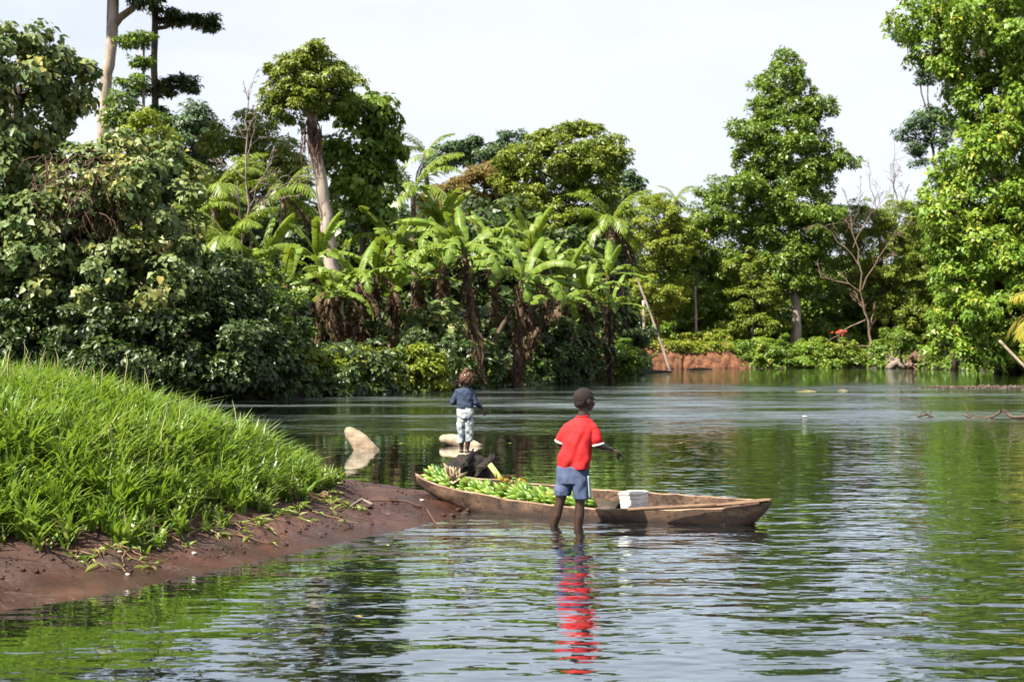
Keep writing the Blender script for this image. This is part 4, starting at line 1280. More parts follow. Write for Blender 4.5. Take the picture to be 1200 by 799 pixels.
def stick(name, label, pts, rad, mat, cat='driftwood', twigs=0, tl=.3, group=None, sides=8, wob=.08):
    pts = np.array(pts, float)
    k = np.linspace(0, len(pts) - 1, 3 * len(pts))
    P = np.stack([np.interp(k, np.arange(len(pts)), pts[:, i]) for i in range(3)], 1)
    R = np.interp(k, np.arange(len(pts)), rad)
    org = P[0].copy()
    mb = Mesh(); mb.tube(P, R, sides, True, wob)
    if not twigs:
        return tag(link(name, mb.mesh(name, org), M[mat], None, org), label, cat, group)
    root = thing(name, org, label, cat, group)
    link('stem', mb.mesh('stem', org), M[mat], root)
    for i in range(twigs):
        q = P[int(RNG.integers(1, len(P)))]
        d = unit(RNG.standard_normal(3) + np.array([0, 0, .7]))
        tb = Mesh(); tb.tube(bend_path(q, q + d * tl * RNG.uniform(.5, 1.2), 5, .12), np.linspace(max(R.min() * .8, .008), .004, 5), 5, False)
        link('twig', tb.mesh('twig', org), M[mat], root)
    return root


M['drift_dark_brown'] = plain('wet_driftwood', [(.03, .018, .012), (.065, .042, .03), (.10, .07, .052)], 6, .7, .5, .02)
# left bank driftwood
stick('leaning_log', 'thin pale log slanting into the water behind the girl', [at(614, 453, 47.2), at(602, 440, 47.4), at(586, 421, 47.8)], [.07, .075, .06], 'drift_pale')
stick('slanting_stem', 'thin brown fallen stem slanting under the drooping banana leaves', [at(570, 418, 47.5), at(590, 380, 47.8), at(606, 352, 48)], [.10, .09, .07], 'banana_stem', 'stem')
stick('broken_stump', 'pale broken stump at the water edge below the bright bush', [at(730, 443, 62), at(735, 434, 62.2), at(739, 425, 62.4)], [.16, .14, .10], 'drift_pale')
stick('fallen_log', 'long thin fallen log lying along the left waterline', [at(402, 462, 40.2), at(440, 460, 40.8), at(478, 457, 41.8)], [.07, .09, .08], 'twig_red')
stick('root_tangle', 'reddish root tangle at the waterline left of the girl', [at(462, 459, 41.2), at(478, 448, 41.8), at(492, 456, 42)], [.07, .09, .05], 'twig_red', 'roots', 16, .75)
stick('dark_log', 'dark wet log at the waterline below the red bank', [at(746, 440, 72), at(762, 438, 75), at(786, 437.5, 77)], [.16, .26, .14], 'drift_dark')
stick('dark_log', 'short dark log lying at the foot of the red bank', [at(806, 434, 86), at(820, 433.4, 87), at(834, 433.5, 88)], [.12, .2, .1], 'drift_dark')
for (lab, x0, x1, y0, y1) in (('pale twisted root left of the red roots on the far bank', 1040, 1062, 424, 430), ('red-brown eroded root mass under the vine-draped tree', 1062, 1084, 416, 430), ('dark root hollow under the vine-draped tree', 1098, 1122, 412, 432)):
    stick('exposed_root', lab, [at(x0, y1 + 2, 91), at((x0 + x1) / 2, y0, 91.3), at(x1, y1 + 1, 91)], [.22, .32, .2], 'twig_red' if x0 > 1050 else 'twig', 'roots', 10, 1.3, 'exposed roots on the far bank')
# right side: gravel bar, driftwood, stones
def gravel():
    n = 3600
    C = np.stack([RNG.uniform(14.0, 27, n), RNG.normal(45.2, .6, n), RNG.uniform(-.03, .06, n)], 1)
    keep = C[:, 0] > 14.0 + np.abs(C[:, 1] - 45.2) * 1.4 + RNG.exponential(.5, n)
    C = C[keep]
    base = np.array([[1, 0, 0], [-1, 0, 0], [0, 1, 0], [0, -1, 0], [0, 0, 1], [0, 0, -1]], float)
    F0_ = np.array([[0, 2, 4], [2, 1, 4], [1, 3, 4], [3, 0, 4], [2, 0, 5], [1, 2, 5], [3, 1, 5], [0, 3, 5]])
    V, F = [], []
    for i, c in enumerate(C):
        V.append(c + base * np.array([1, 1, .6]) * RNG.gamma(3, .018, 3) * RNG.uniform(.6, 1.2, (6, 1)))
        F.append(F0_ + 6 * i)
    o = link('gravel_bar', raw_mesh('gravel_bar', np.vstack(V), np.vstack(F)), plain('gravel_stone', [(.03, .02, .016), (.07, .048, .038), (.13, .095, .08)], 3.0, .85, .3, .02))
    tag(o, 'low bar of dark gravel in the water at right', 'gravel', kind='stuff')
gravel()
stick('driftwood_branch', 'small twiggy branch standing in the water left of the long driftwood', [at(1074, 489, 25.6), at(1086, 485, 25.6), at(1094, 490, 25.6)], [.014, .02, .01], 'drift_dark_brown', 'driftwood', 12, .28)
stick('driftwood_branch', 'long twisted driftwood branch lying in the water at right edge', [at(1128, 485, 25.4), at(1140, 491, 25.3), at(1162, 489, 25.3), at(1176, 480, 25.4), at(1185, 489, 25.2), at(1215, 488, 25)], [.018, .03, .03, .024, .03, .036], 'drift_dark_brown', 'driftwood', 9, .4)
stick('bare_pole', 'thin pale bare pole slanting across the right edge palm', [at(1171, 399, 28), at(1190, 419, 27.9), at(1212, 441, 27.8)], [.028, .034, .04], 'drift_pale')
lump('mossy_stone', 'yellowish mossy stone breaking the water, the wider of two', 'stone', at(944, 461, 41.5) * np.array([1, 1, 0]) + np.array([0, 0, -.02]), (.36, .3, .06), 'rock_yellow', 3, 'stones in mid river')
lump('mossy_stone', 'small yellowish stone breaking the water right of the wider one', 'stone', at(987, 459, 42.5) * np.array([1, 1, 0]) + np.array([0, 0, -.02]), (.18, .2, .07), 'rock_yellow', 4, 'stones in mid river')
lump('floating_litter', 'small white scrap floating in the river at right', 'litter', at(943, 490, 25.5) * np.array([1, 1, 0]) + np.array([0, 0, .02]), (.05, .05, .022), 'paper', 5)

# pale stumps left of and behind the girl
def log_mesh(pts, rad, mat, name, label, cat='log', sides=14, wob=.05):
    return stick(name, label, pts, rad, mat, cat, 0, .3, None, sides, wob)
log_mesh([(-1.86, 17.3, -.2), (-1.96, 17.3, -.04), (-2.05, 17.32, .10), (-2.14, 17.34, .18), (-2.22, 17.36, .25), (-2.26, 17.36, .275)], [.17, .16, .13, .105, .075, .03], 'drift_pale', 'bleached_stump', 'bleached stump tilting out of the calm water by the grass', wob=.03)
log_mesh([(-1.03, 18.2, .08), (-1.0, 18.2, .085), (-.88, 18.2, .07), (-.7, 18.1, .045), (-.45, 18.0, -.06)], [.02, .06, .09, .10, .09], 'drift_pale', 'bleached_log', 'bleached log lying in the water behind the girl legs', wob=.04)

# dark burnt driftwood the girl stands on
root = thing('burnt_log', (-.45, 13.6, 0), 'jagged black burnt log the girl stands on behind the canoe', 'log')
P = np.array([(-.80, 13.9, -.12), (-.66, 13.95, .03), (-.53, 14.0, .10), (-.40, 14.02, .10), (-.2, 14.05, -.02)]); k = np.linspace(0, 4, 24)
mb = Mesh(); mb.tube(np.stack([np.interp(k, np.arange(5), P[:, i]) for i in range(3)], 1), np.interp(k, np.arange(5), [.07, .10, .115, .115, .09]), 14, True, .08)
link('trunk', mb.mesh('trunk', root.location, False), M['drift_dark'], root)
def slab(nm, outline, Y, th):
    """A splintered slab of wood: uneven outline, thickest in the middle."""
    o_ = np.array([at(x, y, Y) for x, y in outline])
    k = np.linspace(0, len(o_), 34, endpoint=False)
    o_ = np.vstack([o_, o_[:1]])
    L = np.stack([np.interp(k, np.arange(len(o_)), o_[:, i]) for i in range(3)], 1)
    c = L.mean(0)
    rows = []
    for q, (dy, sc_) in enumerate(((-1, .25), (-.85, .68), (-.35, .98), (.3, 1.0), (.85, .7), (1, .25))):
        r = c + (L - c) * (sc_ * (1 + .13 * RNG.standard_normal(34)))[:, None]
        r[:, 1] = Y + dy * th * (1 + .15 * RNG.standard_normal(34))
        rows.append(np.vstack([r, r[:1]]))
    mb = Mesh(); mb.grid(np.array(rows))
    link(nm, mb.mesh(nm, root.location, False), M['drift_dark'], root)
slab('broken_end', [(528, 562), (535, 547), (545, 538), (554, 525), (557, 527), (556, 545), (550, 562)], 13.5, .13)
slab('fork', [(553, 562), (558, 547), (566, 539), (578, 533), (581, 537), (578, 549), (570, 562)], 13.45, .11)

# ------------------------------------------------------------------ the dugout canoe
def canoe():
    root = thing('dugout_canoe', (BOW + STERN) / 2 * np.array([1, 1, 0]), 'weathered brown dugout canoe loaded with green bananas', 'canoe')
    org = np.array(root.location)
    ts = np.concatenate([np.linspace(0, .08, 8), np.linspace(.10, .9, 44), np.linspace(.915, 1, 9)])
    us = np.linspace(-1, 1, 25)
    T, U = np.meshgrid(ts, us, indexing='ij')
    outer = canoe_section(T, U, 0.0)
    inner = canoe_section(np.clip(T, .035, .965), U, .034)
    # hand-hewn unevenness
    hew = (vnoise(T * 60, U * 5 + 9, 21) - .5) * .010
    inner[..., 2] += hew
    outer[..., 1] += (vnoise(T * 40, U * 6 + 3, 22) - .5) * .010
    rimw = (vnoise(T * 22, U * 0 + 4, 23) - .5) * .012
    outer[..., 2] += rimw * np.abs(U) ** 6
    inner[..., 2] += rimw * np.abs(U) ** 6
    mb = Mesh()
    mb.grid(outer[:, ::-1])
    hull = link('hull', mb.mesh('hull', org), M['canoe'], root)
    mb = Mesh(); mb.grid(inner)
    link('inner_hull', mb.mesh('inner_hull', org), M['canoe'], root)
    for e in (0, -1):
        mb = Mesh()
        a, b = outer[:, e], inner[:, e]
        mid = (a + b) / 2 + np.array([0, 0, .007])
        S = np.stack([a, mid, b], 1)
        mb.grid(S if e == -1 else S[:, ::-1])
        link('gunwale', mb.mesh('gunwale', org), M['canoe_rim'], hull)
    for t0, dz in ((.30, -.02), (.545, -.01)):
        a = canoe_section(np.array([t0]), np.array([-.72]), .034)[0]
        b = canoe_section(np.array([t0 + .03]), np.array([.72]), .034)[0]
        c = (a + b) / 2; d = b - a
        R = np.stack([unit(d), unit(np.cross([0, 0, 1], d)), unit(np.cross(d, np.cross([0, 0, 1], d)))], 1)
        mb = Mesh(); mb.box(c + np.array([0, 0, dz + .07]), (np.linalg.norm(d) * .98, .13 if t0 < .4 else .16, .022), R)
        link('thwart', mb.mesh('thwart', org, False), M['canoe_rim'] if t0 < .4 else M['bark_dark'], root)
    return root
M['canoe_rim'] = plain('worn_gunwale', [(.09, .052, .032), (.19, .125, .082), (.28, .205, .15)], 10, .75, .4, .008)
canoe()

# paddle over the stern
def paddle():
    a, b = np.array([.90, 9.98, .108]), np.array([1.60, 9.86, .158])
    c = np.array([2.0, 9.93, .196])
    root = thing('paddle', a, 'brown wooden paddle lying along the stern of the canoe', 'paddle')
    mb = Mesh(); mb.tube(bend_path(a, b, 6, .0), np.linspace(.014, .017, 6), 8, True)
    link('shaft', mb.mesh('shaft', a), M['paddle'], root)
    ax = unit(c - b); sd = unit(np.cross(ax, [0, 0, 1])); up = np.cross(sd, ax)
    n = 14; rows = []
    for i in range(n):
        t_ = i / (n - 1)
        wd = .017 + .05 * math.sin(min(1, t_ * 1.15) * math.pi * .62) ** 1.3 * (1 if t_ < .9 else (1 - t_) / .1 * .8 + .2)
        th = .013 * (1 - .6 * t_)
        p = b - ax * .03 + (c - b + ax * .03) * t_
        rows.append([p + sd * wd * math.cos(q) + up * th * math.sin(q) for q in np.linspace(0, 2 * math.pi, 11)])
    mb = Mesh(); mb.grid(np.array(rows))
    e = np.array(rows[-1]); mb.add(np.vstack([e[:10], e.mean(0)]), [(10, k, (k + 1) % 10, (k + 1) % 10) for k in range(0)] or [(0, 1, 2, 3)])
    link('blade', mb.mesh('blade', a), M['paddle'], root)
paddle()

# white plastic box
def box():
    c = np.array([.985, 10.30, .055])
    root = thing('plastic_box', c, 'square white ribbed plastic box standing in the canoe', 'box')
    root.rotation_euler = (0, math.radians(-3), math.radians(-32)); root.scale = (1.25, 1.25, 1.2)
    def shell(w0, w1, z0, z1):
        V = np.array([(-w0, -w0, z0), (w0, -w0, z0), (w0, w0, z0), (-w0, w0, z0), (-w1, -w1, z1), (w1, -w1, z1), (w1, w1, z1), (-w1, w1, z1)])
        return V, np.array([(3, 2, 1, 0), (4, 5, 6, 7), (0, 1, 5, 4), (1, 2, 6, 5), (2, 3, 7, 6), (3, 0, 4, 7)])
    def part(nm, lst, par=None):
        mb = Mesh()
        for q in lst: mb.add(*shell(*q))
        o = link(nm, mb.mesh(nm, (0, 0, 0), False), M['box_white'], par or root)
        bv = o.modifiers.new('bevel', 'BEVEL'); bv.width = .004; bv.segments = 2
        return o
    part('body', [(.064, .070, 0, .120)])
    part('rib', [(.0692, .0695, .056, .066)])
    part('rib', [(.0706, .0710, .086, .096)])
    lid = part('lid', [(.0745, .0745, .112, .130)])
    part('lid_panel', [(.062, .060, .131, .136)], lid)
box()


# ------------------------------------------------------------------ bananas
def banana_mesh(L, R, bendv, seed):
    n, s = 9, 6
    t_ = np.linspace(0, 1, n)
    ang = bendv * (t_ - .5)
    P = np.zeros((n, 3))
    for i in range(1, n):
        P[i] = P[i - 1] + L / (n - 1) * np.array([math.cos(ang[i]), 0, math.sin(ang[i])])
    r = R * np.array([.32, .45, .86, 1.0, 1.02, 1.0, .85, .5, .18])
    mb = Mesh(); mb.tube(P, r, s, True)
    return mb.mesh('banana', smooth=True)
BM = [banana_mesh(.140, .0240, .9, 0), banana_mesh(.130, .0230, 1.1, 1), banana_mesh(.150, .0245, .7, 2)]
for me in BM: me.materials.append(M['banana'])


def bunch(label, px, py, Y, z0, ax_deg, n_h=2, per=7, tilt=60, sc=1.0):
    """Hands of bananas set along a short stalk; each banana points out of the stalk, up and towards its own side."""
    s = Y / F0
    c = np.array([(px - CX) * s, Y + .09, z0 + .012])
    tt_ = float((c - BOW)[:2] @ AX[:2]) / LEN               # keep the bunch inside the hull
    half = .335 * math.sin(math.pi * tt_) ** .54 * (1 - .1 * tt_)
    lat = float((c - BOW)[:2] @ SIDE[:2])
    c = c + SIDE * (float(np.clip(lat, -half + .12, half - .17)) - lat)
    c[2] = max(c[2], float(canoe_section(np.array([tt_]), np.array([0.9]), 0.0)[0][2]) + .0 + RNG.uniform(0, .055))
    root = thing('banana_bunch', c, label, 'bananas', 'banana bunches in the canoe')
    a = math.radians(ax_deg + RNG.uniform(-32, 32))
    ax = np.array([math.cos(a), math.sin(a), 0.12])
    Lh = .062 * n_h
    mb = Mesh(); mb.tube(np.array([-ax * Lh * .6, ax * 0.0, ax * Lh * .6]), [.018, .021, .016], 7, True)
    link('stalk', mb.mesh('stalk'), M['banana_stalk'], root)
    side = np.array([ax[1], -ax[0], 0.0]); side = unit(side)
    if side[1] > 0: side = -side
    if ax[0] > 0: ax = -ax                                  # tips turn towards the bow
    for h in range(n_h):
        base = ax * (h - (n_h - 1) / 2) * .075
        for i in range(per):
            th = math.radians(14 + 140 * i / (per - 1)) + RNG.normal(0, .10)
            rad_ = side * math.cos(th) + np.array([0, 0, 1]) * math.sin(th)
            d = unit(rad_ * (.80 + .1 * h) + ax * RNG.normal(.82 - .15 * h, .12))
            o = link('banana', BM[int(RNG.integers(3))], None, root)
            o.location = base + rad_ * .016 + ax * RNG.normal(0, .008)
            X = d
            Zv = unit(np.cross(np.cross(X, ax), X) + .15 * RNG.standard_normal(3))
            Zv = unit(Zv - X * (Zv @ X))
            Yv = unit(np.cross(Zv, X)); Zv = np.cross(X, Yv)
            o.rotation_mode = 'QUATERNION'
            o.rotation_quaternion = Matrix(np.stack([X, Yv, Zv], 1).tolist()).to_quaternion()
            k = sc * RNG.uniform(.78, 1.02)
            o.scale = (k, k, k)
    return root
M['banana_stalk'] = plain('banana_stalk', [(.22, .26, .06), (.34, .36, .12)], 12, .6, .3, .004)

BUNCHES = [
    ('green banana bunch alone in the very bow', 512, 11.0, .20, 150, 3, 6, 1.0),
    ('green banana bunch at the foot of the dry sheath near bow', 530, 10.82, .115, 170, 2, 7, 1.0),
    ('green banana bunch third from the bow', 546, 10.72, .10, 160, 2, 7, 1.0),
    ('small green banana bunch against the far side near the bow', 553, 10.86, .125, 170, 2, 6, .9),
    ('green banana bunch left of the small plank', 562, 10.66, .09, 165, 2, 7, 1.0),
    ('upright green banana bunch right of the small plank', 597, 10.58, .095, 150, 2, 8, 1.05),
    ('yellow-tinged banana bunch below the cut stalk', 583, 10.80, .115, 170, 2, 6, .95),
    ('green banana bunch heaped highest in mid canoe', 607, 10.66, .115, 120, 2, 7, 1.05),
    ('shaded green banana bunch right of the highest heap', 622, 10.52, .06, 165, 2, 6, .95),
    ('green banana bunch just left of the boy legs', 638, 10.44, .055, 165, 2, 7, 1.0),
    ('far-side green banana bunch left of the boy', 646, 10.66, .075, 170, 2, 6, .95),
    ('green banana bunch seen between the boy legs', 669, 10.42, .045, 165, 2, 7, 1.0),
    ('green banana bunch behind the plank, below the cut stalk', 575, 10.70, .095, 160, 2, 7, .95),
    ('green banana bunch in front of the highest heap', 611, 10.44, .06, 165, 2, 7, .95),
    ('green banana bunch on the far side right of the highest heap', 630, 10.68, .085, 165, 2, 7, .95),
    ('green banana bunch directly behind the boy left leg', 655, 10.48, .06, 160, 2, 7, .95),
    ('last green banana bunch, right of the boy legs', 683, 10.50, .045, 165, 2, 6, .9),
    ('green banana bunch between second and third, nearest the far side', 538, 10.88, .13, 165, 2, 6, .9),
]
for lab, px, Y, z0, az, nh, per, sc in BUNCHES:
    bunch(lab, px + 4, 0, Y, z0, az, nh + 1, per, 60, sc * RNG.uniform(.95, 1.15))

# cut stalk with withered flower leaves
root = thing('cut_banana_stalk', at(583, 560, 10.9), 'cut pale green banana stem with withered yellow leaves in canoe', 'banana stem')
org = np.array(root.location)
mb = Mesh(); mb.tube(np.array([at(590, 566, 10.85), at(583, 556, 10.88), at(574, 544, 10.92)]), [.026, .025, .024], 9, True)
link('stalk', mb.mesh('stalk', org), M['banana_stalk'], root)
n = 34
C = np.stack([at(x, y, 10.82) for x, y in zip(RNG.normal(594, 8, n), RNG.normal(564, 3, n))]) + RNG.normal(0, .05, (n, 3)) * np.array([0, 1, 0])
V, F, rep = leaf_polys(C, unit(RNG.standard_normal((n, 3)) + np.array([0, -.3, 1])), unit(RNG.standard_normal((n, 3)) * np.array([1, 1, .25])), RNG.uniform(.04, .09, n), RNG.uniform(.02, .05, n), 0)
link('withered_leaf', raw_mesh('withered_leaf', V - org, F, False, {'tint': np.tile(RNG.random(n), rep)}), M['banana_leaf_yellow'], root)['kind'] = 'stuff'
n = 24
C = np.stack([at(x, y, 10.78) for x, y in zip(RNG.normal(598, 8, n), RNG.normal(563, 4, n))]) + RNG.normal(0, .05, (n, 3)) * np.array([0, 1, 0])
V, F, rep = leaf_polys(C, unit(RNG.standard_normal((n, 3)) + np.array([0, -.3, 1])), unit(RNG.standard_normal((n, 3)) * np.array([1, 1, .25])), RNG.uniform(.04, .09, n), RNG.uniform(.015, .04, n), 0)
link('dry_leaf', raw_mesh('dry_leaf', V - org, F, False, {'tint': np.tile(RNG.random(n), rep)}), M['dry'], root)['kind'] = 'stuff'
# curled dry sheath standing between bow bunches
M['sheath'] = leaf_mat('pale_sheath', [(.13, .085, .05), (.26, .19, .125), (.38, .30, .21)], .2, (.3, .22, .12), .75, .2)
org = at(532, 564, 10.95)
n = 16
C = np.stack([at(x, y, 10.93) for x, y in zip(RNG.normal(531, 3.0, n), RNG.uniform(554, 566, n))]) + RNG.normal(0, .03, (n, 3)) * np.array([0, 1, 0])
V, F, rep = leaf_polys(C, unit(RNG.standard_normal((n, 3)) * .6 + np.array([.1, -1, .3])), unit(RNG.standard_normal((n, 3)) * np.array([.5, .5, .3]) + np.array([-.2, 0, 1])), RNG.uniform(.07, .14, n), RNG.uniform(.03, .06, n), 1)
o = link('dry_sheath', raw_mesh('dry_sheath', V - org, F, False, {'tint': np.tile(RNG.uniform(.3, 1, n), rep)}), M['sheath'], None, org)
so_ = o.modifiers.new('thick', 'SOLIDIFY'); so_.thickness = .006
tag(o, 'ragged pale dry banana sheath standing between bunches near bow', 'banana sheath')


# ------------------------------------------------------------------ people
def uv_sphere(c, r, R=None, seg=16, rings=10):
    th = np.linspace(0.001, np.pi - .001, rings); ph = np.linspace(0, 2 * np.pi, seg, endpoint=False)
    T, Pp = np.meshgrid(th, ph, indexing='ij')
    V = np.stack([np.sin(T) * np.cos(Pp), np.sin(T) * np.sin(Pp), np.cos(T)], -1).reshape(-1, 3) * np.asarray(r, float)
    if R is not None: V = V @ np.array(R).T
    F = []
    for i in range(rings - 1):
        for j in range(seg):
            F.append((i * seg + j, (i + 1) * seg + j, (i + 1) * seg + (j + 1) % seg, i * seg + (j + 1) % seg))
    top = [(0, 1, 2, 3)]
    return V + np.asarray(c, float), F


class Solid:
    """Overlapping closed pieces that are melted into one continuous skin."""
    def __init__(self): self.mb = Mesh()
    def ball(self, c, r, R=None): self.mb.add(*uv_sphere(c, np.broadcast_to(np.asarray(r, float), (3,)), R)); return self
    def limb(self, pts, rad, flat=None):
        pts = np.asarray(pts, float); rad = np.asarray(rad, float)
        for a, b, r0, r1 in zip(pts[:-1], pts[1:], rad[:-1], rad[1:]):
            L = np.linalg.norm(b - a); n = max(2, int(L / (min(r0, r1) * .45)) + 1)
            for t_ in np.linspace(0, 1, n):
                self.ball(a + (b - a) * t_, r0 + (r1 - r0) * t_)
        return self
    def stack(self, rings, seg=22, pw=2.4):
        """rings: (centre, half width, half depth, turn) from bottom to top; a closed rounded column."""
        V, F = [], []
        for c, a, b, tw_ in rings:
            ph = np.linspace(0, 2 * np.pi, seg, endpoint=False)
            cx = np.sign(np.cos(ph)) * np.abs(np.cos(ph)) ** (2 / pw) * a
            cy = np.sign(np.sin(ph)) * np.abs(np.sin(ph)) ** (2 / pw) * b
            V.append(np.stack([c[0] + cx * math.cos(tw_) - cy * math.sin(tw_), c[1] + cx * math.sin(tw_) + cy * math.cos(tw_), np.full(seg, c[2])], 1))
        n = len(rings)
        for i in range(n - 1):
            for j in range(seg):
                j2 = (j + 1) % seg
                F.append((i * seg + j, i * seg + j2, (i + 1) * seg + j2, (i + 1) * seg + j))
        V = np.vstack(V + [np.asarray(rings[0][0], float)[None], np.asarray(rings[-1][0], float)[None]])
        a, b = n * seg, n * seg + 1
        for j in range(0, seg, 2):
            F.append((a, (j + 2) % seg, j + 1, j)); o_ = (n - 1) * seg
            F.append((b, o_ + j, o_ + j + 1, o_ + (j + 2) % seg))
        self.mb.add(V, F); return self
    def melt(self, name, voxel=.005, smooth=6, fold=None):
        me = self.mb.mesh(name)
        o = bpy.data.objects.new('tmp', me); COL.objects.link(o)
        rm = o.modifiers.new('r', 'REMESH'); rm.mode = 'VOXEL'; rm.voxel_size = voxel; rm.use_smooth_shade = True
        if smooth:
            sm = o.modifiers.new('s', 'SMOOTH'); sm.factor = .5; sm.iterations = smooth
        dg = bpy.context.evaluated_depsgraph_get()
        res = bpy.data.meshes.new_from_object(o.evaluated_get(dg))
        res.name = name
        bpy.data.objects.remove(o); bpy.data.meshes.remove(me)
        if fold is not None:
            n = len(res.vertices)
            co = np.empty(n * 3, np.float32); res.vertices.foreach_get('co', co); co = co.reshape(-1, 3)
            nr = np.empty(n * 3, np.float32); res.vertices.foreach_get('normal', nr); nr = nr.reshape(-1, 3)
            co = co + nr * fold(co.astype(float))[:, None]
            res.vertices.foreach_set('co', co.astype(np.float32).ravel()); res.update()
        for p in res.polygons: p.use_smooth = True
        return res


def frame(fwd, up=(0, 0, 1)):
    f = unit(np.asarray(fwd, float)); r = unit(np.cross(f, up)); u = np.cross(r, f)
    return np.stack([r, f, u], 1)          # columns: right, forward, up


def head(S, c, fwd, k):
    """Skull, jaw, nose, brow, lips, ears; k = head height / 0.2 m."""
    B = frame(fwd)
    q = lambda x, y, z: np.asarray(c) + B @ (np.array([x, y, z]) * k)
    S.ball(q(0, -.008, .018), np.array([.073, .090, .082]) * k, B)
    S.ball(q(0, .022, -.035), np.array([.055, .058, .058]) * k, B)
    S.ball(q(0, .052, -.072), np.array([.026, .022, .018]) * k, B)
    S.ball(q(0, .074, .020), np.array([.050, .014, .014]) * k, B)
    S.limb([q(0, .080, .012), q(0, .092, -.018)], [.010 * k, .015 * k])
    S.ball(q(0, .078, -.046), np.array([.026, .012, .007]) * k, B)
    S.ball(q(0, .075, -.058), np.array([.023, .012, .008]) * k, B)
    for s_ in (-1, 1):
        S.ball(q(s_ * .076, -.006, -.006), np.array([.009, .020, .030]) * k, B)
        S.ball(q(s_ * .042, .056, -.022), np.array([.022, .020, .020]) * k, B)
    return q, B


def hand(S, wrist, d, palm_n, k, curl=.9, thumb=1, point=False):
    """Palm, four fingers of different length bent at the knuckles, thumb from the side of the palm."""
    d = unit(np.asarray(d, float)); nrm = np.asarray(palm_n, float); nrm = unit(nrm - d * (nrm @ d)); sd = np.cross(d, nrm)
    w = np.asarray(wrist, float)
    for t_ in np.linspace(0, 1, 5):
        for l in (-.75, 0, .75):
            S.ball(w + d * (.012 + .045 * t_) * k + sd * l * .020 * k * (.7 + .3 * t_), .0115 * k)
    for i, (off, ln) in enumerate(((-1.5, .052), (-.5, .058), (.5, .055), (1.5, .043))):
        cu = curl * (.25 if (point and i == 0) else 1)
        p = w + d * .060 * k + sd * off * .0125 * k * (1 if thumb > 0 else -1)
        pts = [p]; ang = .15
        for j, fr in enumerate((.45, .32, .23)):
            ang += cu * (.55, .65, .5)[j]
            pts.append(pts[-1] + (d * math.cos(ang) + nrm * math.sin(ang)) * ln * fr * k * 1.15)
        S.limb(pts, np.array([.0075, .0068, .0062, .0055]) * k)
    t0 = w + d * .020 * k - sd * .020 * k * (1 if thumb > 0 else -1)
    t1 = t0 + (d * .55 - sd * .5 * thumb + nrm * .45) * .028 * k
    t2 = t1 + (d * .85 + nrm * .5) * .024 * k
    S.limb([t0, t1, t2], np.array([.0095, .008, .0062]) * k)


def foot(S, ankle, fwd, z, k):
    f = unit(np.asarray(fwd, float)); r = np.array([f[1], -f[0], 0])
    a = np.asarray(ankle, float)
    for t_ in np.linspace(-.03, .105, 10):
        wd = .022 + .012 * np.clip(t_ / .1, 0, 1)
        hgt = np.interp(t_, [-.03, 0, .05, .105], [.024, .030, .020, .010])
        for l in (-1, 0, 1):
            S.ball(np.array([a[0], a[1], z + hgt * k * .8]) + f * t_ * k + r * l * wd * .55 * k, np.array([.016, .016, hgt * .8]) * k)
    for i, l in enumerate((-1.5, -.75, 0, .75, 1.5)):
        S.ball(np.array([a[0], a[1], z + .009 * k]) + f * (.118 - .006 * abs(i - 1)) * k + r * l * .017 * k, .009 * k)


def eyes(root, q, B, k, org):
    for s_ in (-1, 1):
        mb = Mesh(); mb.add(*uv_sphere(q(s_ * .031, .070, -.002) - org, np.array([.012, .008, .008]) * k, B, 12, 8))
        link('eye', mb.mesh('eye'), M['eye'], root)
M['eye'] = plain('eye', [(.5, .46, .42), (.6, .56, .52)], 5, .3, 0)


# ---- boy in the red T-shirt, standing in the water before the canoe
BY = 9.84
KB = F0 / BY
def bp_(px, py, dy=0.0):
    return np.array([(px - CX) / KB, BY + dy, CAMH - (py - HZ) / KB])

borg = np.array([.44, BY, -.20])
boy = thing('person', borg, 'child in red T-shirt and blue shorts standing in the water, arm out', 'person')
S = Solid()
hc = bp_(685, 469.5, .0)
q, B = head(S, hc, (.86, .50, -.05), .92)
S.limb([bp_(683, 493, -.005), bp_(684, 481, -.005)], [.048, .042])
# torso under the clothes
S.stack([(bp_(670, 562), .100, .070, -.25), (bp_(671, 550), .108, .075, -.3), (bp_(673, 535), .100, .070, -.35), (bp_(676, 518), .108, .072, -.4), (bp_(679, 503), .100, .064, -.4), (bp_(681, 495), .070, .050, -.4)])
shR, shL = bp_(695.5, 500, -.045), bp_(665, 500, .05)
elR, wrR = bp_(700, 521, -.035), bp_(717.5, 527.5, .07)
S.limb([shR + np.array([-.012, 0, -.016]), (shR + elR) / 2, elR], [.028, .029, .026]).limb([elR, (elR * .6 + wrR * .4), wrR], [.026, .027, .018])
hand(S, wrR, (wrR - elR) * np.array([1, .6, 1]) + np.array([.03, 0, -.02]), (.1, .25, -1), 1.02, 1.0, 1, True)
elL, wrL = bp_(656, 521, .07), bp_(668, 524, .235)
S.limb([shL + np.array([.012, 0, -.016]), (shL + elL) / 2, elL], [.028, .029, .026]).limb([elL, (elL * .6 + wrL * .4), wrL], [.026, .027, .018])
hand(S, wrL, (wrL - elL), (.9, .1, -.3), 1.0, .9, -1)
hipL, knL, anL = bp_(663, 553, .02), bp_(656, 588, .0), bp_(644, 632, .02)
hipR, knR, anR = bp_(680, 553, -.02), bp_(679.5, 588, -.03), bp_(676, 633, -.02)
for hp, kn, an in ((hipL, knL, anL), (hipR, knR, anR)):
    S.limb([hp, hp * .5 + kn * .5, kn], [.062, .054, .038])
    calf = kn * .65 + an * .35 + np.array([0, -.008, 0])
    S.limb([kn, calf, an], [.037, .040, .024])
    foot(S, an, (.5, .85, 0), -.215, .95)
link('body', S.melt('body', .005, 5), M['skin'], boy).location = -borg
eyes(boy, q, B, .92, borg)
